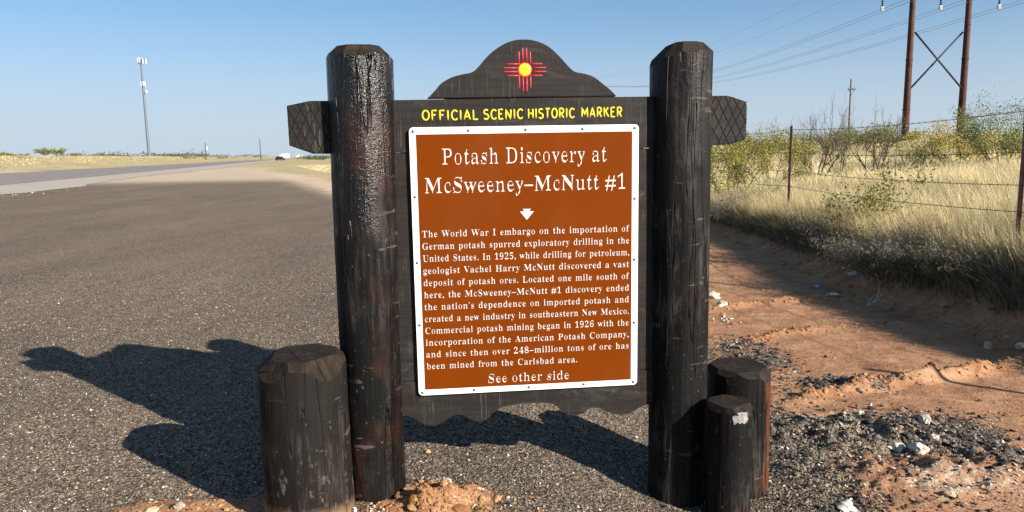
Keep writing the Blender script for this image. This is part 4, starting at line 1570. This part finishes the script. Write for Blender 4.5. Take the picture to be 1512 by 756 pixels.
# ------------------------------------------------------------------ loose stone, clods, rocks
def round_stones(pts, sizes, cols, seed, sink=0.3, flat=0.75):
    rn = np.random.default_rng(seed)
    bm = bmesh.new()
    bmesh.ops.create_icosphere(bm, subdivisions=2, radius=1)
    base = np.array([tuple(v.co) for v in bm.verts])
    tris = np.array([[v.index for v in f.verts] for f in bm.faces])
    bm.free()
    n, m = len(pts), len(base)
    f = np.ones((n, m))
    for _ in range(7):
        d = rn.normal(size=(n, 3))
        d /= np.linalg.norm(d, axis=1)[:, None]
        q = base @ d.T
        f *= 1 - rn.uniform(0.1, 0.34, n)[:, None] * np.clip((q.T - 0.35) / 0.65, 0, 1)
    f *= 1 + rn.normal(size=(n, m)) * 0.05
    V = base[None] * f[:, :, None] * sizes[:, None, None] * 0.6 * rn.uniform(0.75, 1.25, (n, 1, 3))
    V[:, :, 2] *= flat
    z0 = height(pts[:, 0], pts[:, 1]) + sizes * (0.5 - sink) * 0.5
    P = np.stack([V[:, :, 0] + pts[:, :1], V[:, :, 1] + pts[:, 1:2], V[:, :, 2] + z0[:, None]], 2).reshape(-1, 3)
    Fc = (np.arange(n) * m)[:, None, None] + tris[None]
    return P, Fc.reshape(-1, 3), np.repeat(cols, m, 0)


def stones_np(pts, sizes, cols, seed, sink=0.25, flat=0.7):
    rn = np.random.default_rng(seed)
    n = len(pts)
    base = np.array([(1, 0, 0), (0.3, 0.95, 0), (-0.8, 0.55, 0), (-0.75, -0.6, 0), (0.35, -0.9, 0), (0.2, 0.1, 0.8), (-0.1, 0, -0.7), (-0.3, 0.25, 0.72)], float)
    tris = np.array([(0, 1, 5), (1, 7, 5), (1, 2, 7), (2, 3, 7), (3, 5, 7), (3, 4, 5), (4, 0, 5), (1, 0, 6), (2, 1, 6), (3, 2, 6), (4, 3, 6), (0, 4, 6)])
    V = base[None] + rn.normal(size=(n, 8, 3)) * 0.18
    V = V * sizes[:, None, None] * 0.5 * rn.uniform(0.75, 1.25, (n, 1, 3))
    V[:, :, 2] *= flat
    tl = rn.normal(size=(n, 2)) * 0.35
    V[:, :, 2] += V[:, :, 0] * tl[:, :1] + V[:, :, 1] * tl[:, 1:]
    a = rn.uniform(0, 2 * math.pi, n)
    c, s_ = np.cos(a)[:, None], np.sin(a)[:, None]
    x = V[:, :, 0] * c - V[:, :, 1] * s_
    y = V[:, :, 0] * s_ + V[:, :, 1] * c
    z0 = height(pts[:, 0], pts[:, 1]) + sizes * (0.5 - sink) * 0.5
    P = np.stack([x + pts[:, :1], y + pts[:, 1:2], V[:, :, 2] + z0[:, None]], 2).reshape(-1, 3)
    Fc = (np.arange(n) * 8)[:, None, None] + tris[None]
    return P, Fc.reshape(-1, 3), np.repeat(cols, 8, 0)


rn = np.random.default_rng(200)
n = 230000
Y = 2.25 + 7.5 * rn.random(n) ** 1.7
X = Y * rn.uniform(-0.95, 0.72, n)
gmk = gravel_mask(X, Y) + 0.5 * fbm(X, Y, 3.0, 3)
keep = rn.random(n) < np.clip((gmk - 0.25) * 1.4, 0.0, 1.0)
X, Y = X[keep], Y[keep]
n = len(X)
PALG = np.array([(0.035, 0.030, 0.026), (0.075, 0.062, 0.051), (0.125, 0.103, 0.083), (0.19, 0.156, 0.125), (0.31, 0.26, 0.205), (0.55, 0.49, 0.42)])
pi_ = rn.choice(6, n, p=[0.26, 0.24, 0.20, 0.16, 0.10, 0.04])
cols = PALG[pi_] * rn.uniform(0.8, 1.2, n)[:, None]
sz = 0.0045 + 0.011 * rn.random(n) ** 2.6
right = sst(X, 0.9, 1.6)
sz = sz * (1 + 0.8 * right * rn.random(n))
V, Fc, cc = stones_np(np.stack([X, Y], 1), sz, cols, 201)
tag(obj('loose_gravel', np_mesh('loose_gravel', V, Fc, cc), MT['tint']), 'loose crushed asphalt chips strewn over the lot', 'gravel', kind='stuff')

# lumps of asphalt and clods along the edges
L = []
for (mx, my, rx, ry, cnt, s0, s1) in ((2.1, 4.05, 0.65, 0.30, 900, 0.012, 0.05), (2.35, 4.95, 0.35, 0.16, 420, 0.012, 0.045), (1.95, 5.8, 0.28, 0.45, 420, 0.012, 0.05), (2.75, 3.65, 0.30, 0.14, 300, 0.012, 0.05), (1.6, 3.6, 0.5, 0.5, 900, 0.010, 0.032), (1.75, 4.9, 0.4, 0.3, 250, 0.01, 0.035), (2.2, 3.2, 0.5, 0.3, 240, 0.008, 0.03)):
    q = rn.normal(size=(cnt, 2)) * np.array([rx, ry]) * 0.62 + np.array([mx, my])
    s_ = s0 + (s1 - s0) * rn.random(cnt) ** 3
    L.append(np.column_stack([q, s_]))
L = np.concatenate(L)
cols = np.array([(0.028, 0.024, 0.022), (0.06, 0.051, 0.043), (0.11, 0.092, 0.075), (0.17, 0.142, 0.115), (0.26, 0.21, 0.165)])[rn.choice(5, len(L), p=[0.22, 0.25, 0.25, 0.18, 0.10])]
V, Fc, cc = stones_np(L[:, :2], L[:, 2], cols, 202)
tag(obj('asphalt_rubble', np_mesh('asphalt_rubble', V, Fc, cc), MT['tint']), 'broken black asphalt rubble along the dirt edge', 'rubble', kind='stuff')

L = []
for (mx, my, rx, ry, cnt, s0, s1) in ((-0.37, 3.02, 0.28, 0.17, 1500, 0.003, 0.024), (-0.15, 3.0, 0.28, 0.15, 160, 0.003, 0.018), (-0.33, 3.03, 0.2, 0.1, 40, 0.02, 0.065), (-1.36, 2.92, 0.42, 0.17, 800, 0.003, 0.030), (-1.65, 2.75, 0.22, 0.14, 160, 0.006, 0.04), (1.2, 2.95, 0.18, 0.1, 50, 0.006, 0.03)):
    q = rn.normal(size=(cnt, 2)) * np.array([rx, ry]) * 0.6 + np.array([mx, my])
    L.append(np.column_stack([q, s0 + (s1 - s0) * rn.random(cnt) ** 4]))
for pts_, hh, w in RIDGES:
    for (ax, ay), (bx, by) in zip(pts_[:-1], pts_[1:]):
        cnt = 130
        t = rn.random(cnt)[:, None]
        q = np.array([[ax, ay]]) * (1 - t) + np.array([[bx, by]]) * t + rn.normal(size=(cnt, 2)) * w * 0.6
        L.append(np.column_stack([q, 0.005 + 0.040 * rn.random(cnt) ** 4]))
cnt = 1500
Y = 4.2 + 6 * rn.random(cnt)
X = 1.8 + (toe_x(Y) + 0.5 - 1.8) * rn.random(cnt)
L.append(np.column_stack([X, Y, 0.005 + 0.026 * rn.random(cnt) ** 4]))
cnt = 6000
Y = 3.2 + 7 * rn.random(cnt)
X = 1.6 + (toe_x(Y) + 0.6 - 1.6) * rn.random(cnt)
L.append(np.column_stack([X, Y, 0.003 + 0.010 * rn.random(cnt) ** 3]))
cnt = 700
Y = 5.4 + 8 * rn.random(cnt)
X = toe_x(Y) + 0.7 * rn.random(cnt)
L.append(np.column_stack([X, Y, 0.012 + 0.06 * rn.random(cnt) ** 3]))
L = np.concatenate(L)
cols = np.array([(0.30, 0.145, 0.055), (0.36, 0.19, 0.075), (0.23, 0.105, 0.042), (0.38, 0.22, 0.10)])[rn.integers(0, 4, len(L))]
V, Fc, cc = round_stones(L[:, :2], L[:, 2], cols, 203, sink=0.6)
tag(obj('dirt_clods', np_mesh('dirt_clods', V, Fc, cc), MT['tint']), 'crumbled red dirt clods on the bare ground', 'clods', kind='stuff')

L = []
for (mx, my, rx, ry, cnt, s0, s1) in ((2.05, 4.05, 0.55, 0.28, 260, 0.005, 0.036), (2.2, 3.45, 0.5, 0.25, 520, 0.004, 0.024), (1.6, 3.6, 0.7, 0.5, 60, 0.005, 0.018), (-0.3, 3.0, 0.5, 0.2, 40, 0.006, 0.03), (-1.6, 2.9, 0.6, 0.3, 60, 0.006, 0.022), (2.0, 7.1, 0.25, 0.35, 45, 0.01, 0.06), (3.0, 6.0, 0.9, 1.4, 160, 0.004, 0.011), (-2.5, 5.0, 1.5, 2.0, 60, 0.006, 0.02), (-0.65, 2.95, 0.12, 0.03, 14, 0.015, 0.03)):
    q = rn.normal(size=(cnt, 2)) * np.array([rx, ry]) * 0.62 + np.array([mx, my])
    L.append(np.column_stack([q, s0 + (s1 - s0) * rn.random(cnt) ** 2.6]))
cnt = 110
Y = 18 + 22 * rn.random(cnt)
d = rn.normal(size=cnt) * 0.6 + 13.6
L.append(np.column_stack([-(d - UX * Y * -1 * 0) / UY + UX / UY * Y, Y, 0.03 + 0.09 * rn.random(cnt) ** 2]))
L = np.concatenate(L)
cols = np.array([(0.46, 0.40, 0.32), (0.54, 0.49, 0.42), (0.38, 0.28, 0.19)])[rn.integers(0, 3, len(L))]
V, Fc, cc = stones_np(L[:, :2], L[:, 2], cols, 204, 0.35)
tag(obj('caliche_pebbles', np_mesh('caliche_pebbles', V, Fc, cc), MT['tint']), 'scattered pale caliche pebbles', 'pebbles', kind='stuff')


def rock(px, py, size, label, seed, col=(0.47, 0.42, 0.345), name='white_rock', cat='rock', flat=0.65):
    z = -0.08
    d = at(px, py, 1.0) - Vector((0, 0, CAM_H))
    for _ in range(6):
        t = (z - CAM_H) / d.z
        x, y = d.x * t, d.y * t
        z = hz(x, y)
    bm = bmesh.new()
    bmesh.ops.create_icosphere(bm, subdivisions=3, radius=size * 0.5)
    for v in bm.verts:
        q = v.co / size
        f = 1 + 0.55 * mn.noise(q * 2.4 + Vector((seed * 3.1, 0, seed))) + 0.25 * mn.noise(q * 6 + Vector((seed, 5, 0)))
        v.co *= f
        v.co.z *= flat
        v.co.y *= 0.8
    o = obj(name, bm_mesh(bm, name, True, 30), simple('%s_stone' % name, col, 0.9, 0, 0.22, 25, bump=0.004) if name + '_stone' not in bpy.data.materials else bpy.data.materials[name + '_stone'])
    o.location = (x, y, z + size * 0.12)
    o.rotation_euler = (0, 0, seed * 1.7)
    tag(o, label, cat)
    return o


rock(1356, 666, 0.092, 'largest white caliche rock, on the rubble pile right of the bollards', 1)
rock(1326, 665, 0.072, 'white rock just left of the largest rock on the rubble pile', 2)
rock(1365, 623, 0.072, 'upright white rock at the back of the rubble pile', 3, flat=1.0)
rock(1378, 648, 0.06, 'white rock between the upright rock and the largest rock', 4)
rock(1286, 633, 0.06, 'flat white rock on the left part of the rubble pile', 5)
rock(1272, 612, 0.05, 'small white rock at the back left of the rubble pile', 6)
rock(1404, 733, 0.06, 'tan rock alone in front of the rubble pile', 7, (0.5, 0.36, 0.22), 'tan_rock')
rock(1248, 752, 0.10, 'flat pale rock at the bottom edge in front of the rubble', 8, (0.55, 0.5, 0.43), 'pale_rock', flat=0.4)
rock(1052, 440, 0.17, 'white rock on the dirt just right of the right post', 9)
rock(1066, 452, 0.14, 'flat pale rock behind the black rubble near the right post', 10, flat=0.4)
rock(1230, 437, 0.13, 'flat pale stone on the dirt past the blue litter', 11, (0.6, 0.48, 0.36), 'buff_rock', flat=0.3)
rock(1458, 514, 0.07, 'upright buff clod standing on the dirt ridge', 12, (0.5, 0.33, 0.19), 'dirt_clod', 'clod', 1.4)
rock(1508, 518, 0.09, 'pale clod on the dirt ridge at the right edge', 13, (0.6, 0.48, 0.36), 'buff_rock')
rock(661, 713, 0.05, 'small white stone on the red clods right of the left post', 14, flat=0.5)
rock(632, 668, 0.03, 'tiny orange stone behind the red clods', 15, (0.5, 0.28, 0.13), 'orange_rock')
rock(265, 748, 0.05, 'grey stone in the dirt left of the thick dusty bollard', 16, (0.3, 0.25, 0.2), 'grey_rock')
rock(222, 757, 0.06, 'half-buried tan stone at the bottom edge left of the bollard', 17, (0.5, 0.36, 0.22), 'tan_rock', flat=0.4)

# litter and the dead twig
BLUE = simple('blue_plastic', (0.25, 0.33, 0.60), 0.4, 0, 0.1)
o = rock(1207, 424, 0.075, 'scrap of pale blue plastic litter on the dirt', 18, (0.25, 0.33, 0.60), 'blue_litter', 'litter', 0.6)


def crumple(px, py, Y, sx, sy, sz_, label, name, mat):
    p = at(px, py, Y)
    bm = bmesh.new()
    bmesh.ops.create_grid(bm, x_segments=14, y_segments=8, size=0.5)
    for v in bm.verts:
        x, y = v.co.x, v.co.y
        v.co = Vector((x * sx, y * sy, sz_ * (0.5 + mn.noise(Vector((x * 5, y * 5, 2.2))) + 0.5 * mn.noise(Vector((x * 13, y * 13, 7))))))
    bmesh.ops.solidify(bm, geom=bm.faces[:], thickness=0.002)
    o = obj(name, bm_mesh(bm, name), mat)
    o.location = (p.x, p.y, hz(p.x, p.y) + 0.03)
    o.rotation_euler = (R(35), 0, 0.2)
    tag(o, label, 'litter')


crumple(1261, 347, 8.6, 0.13, 0.06, 0.03, 'crumpled white plastic scrap on the shaded bank', 'white_litter', simple('white_plastic', (0.75, 0.76, 0.78), 0.5, 0, 0.05))
p = at(1285, 392, 7.4)
e = empty('dead_twig', (p.x, p.y, hz(p.x, p.y) + 0.02))
tag(e, 'bleached dead twig lying on the shaded bank', 'twig')
bm = bmesh.new()
rg = random.Random(5)
branches(bm, rg, (0, 0, 0), 0.28, 1.4, 3, 1, 0.006, upright=0.35)
obj('stem', bm_mesh(bm, 'stem'), simple('bleached_wood', (0.42, 0.38, 0.33), 0.9, 0, 0.2, 30), e)
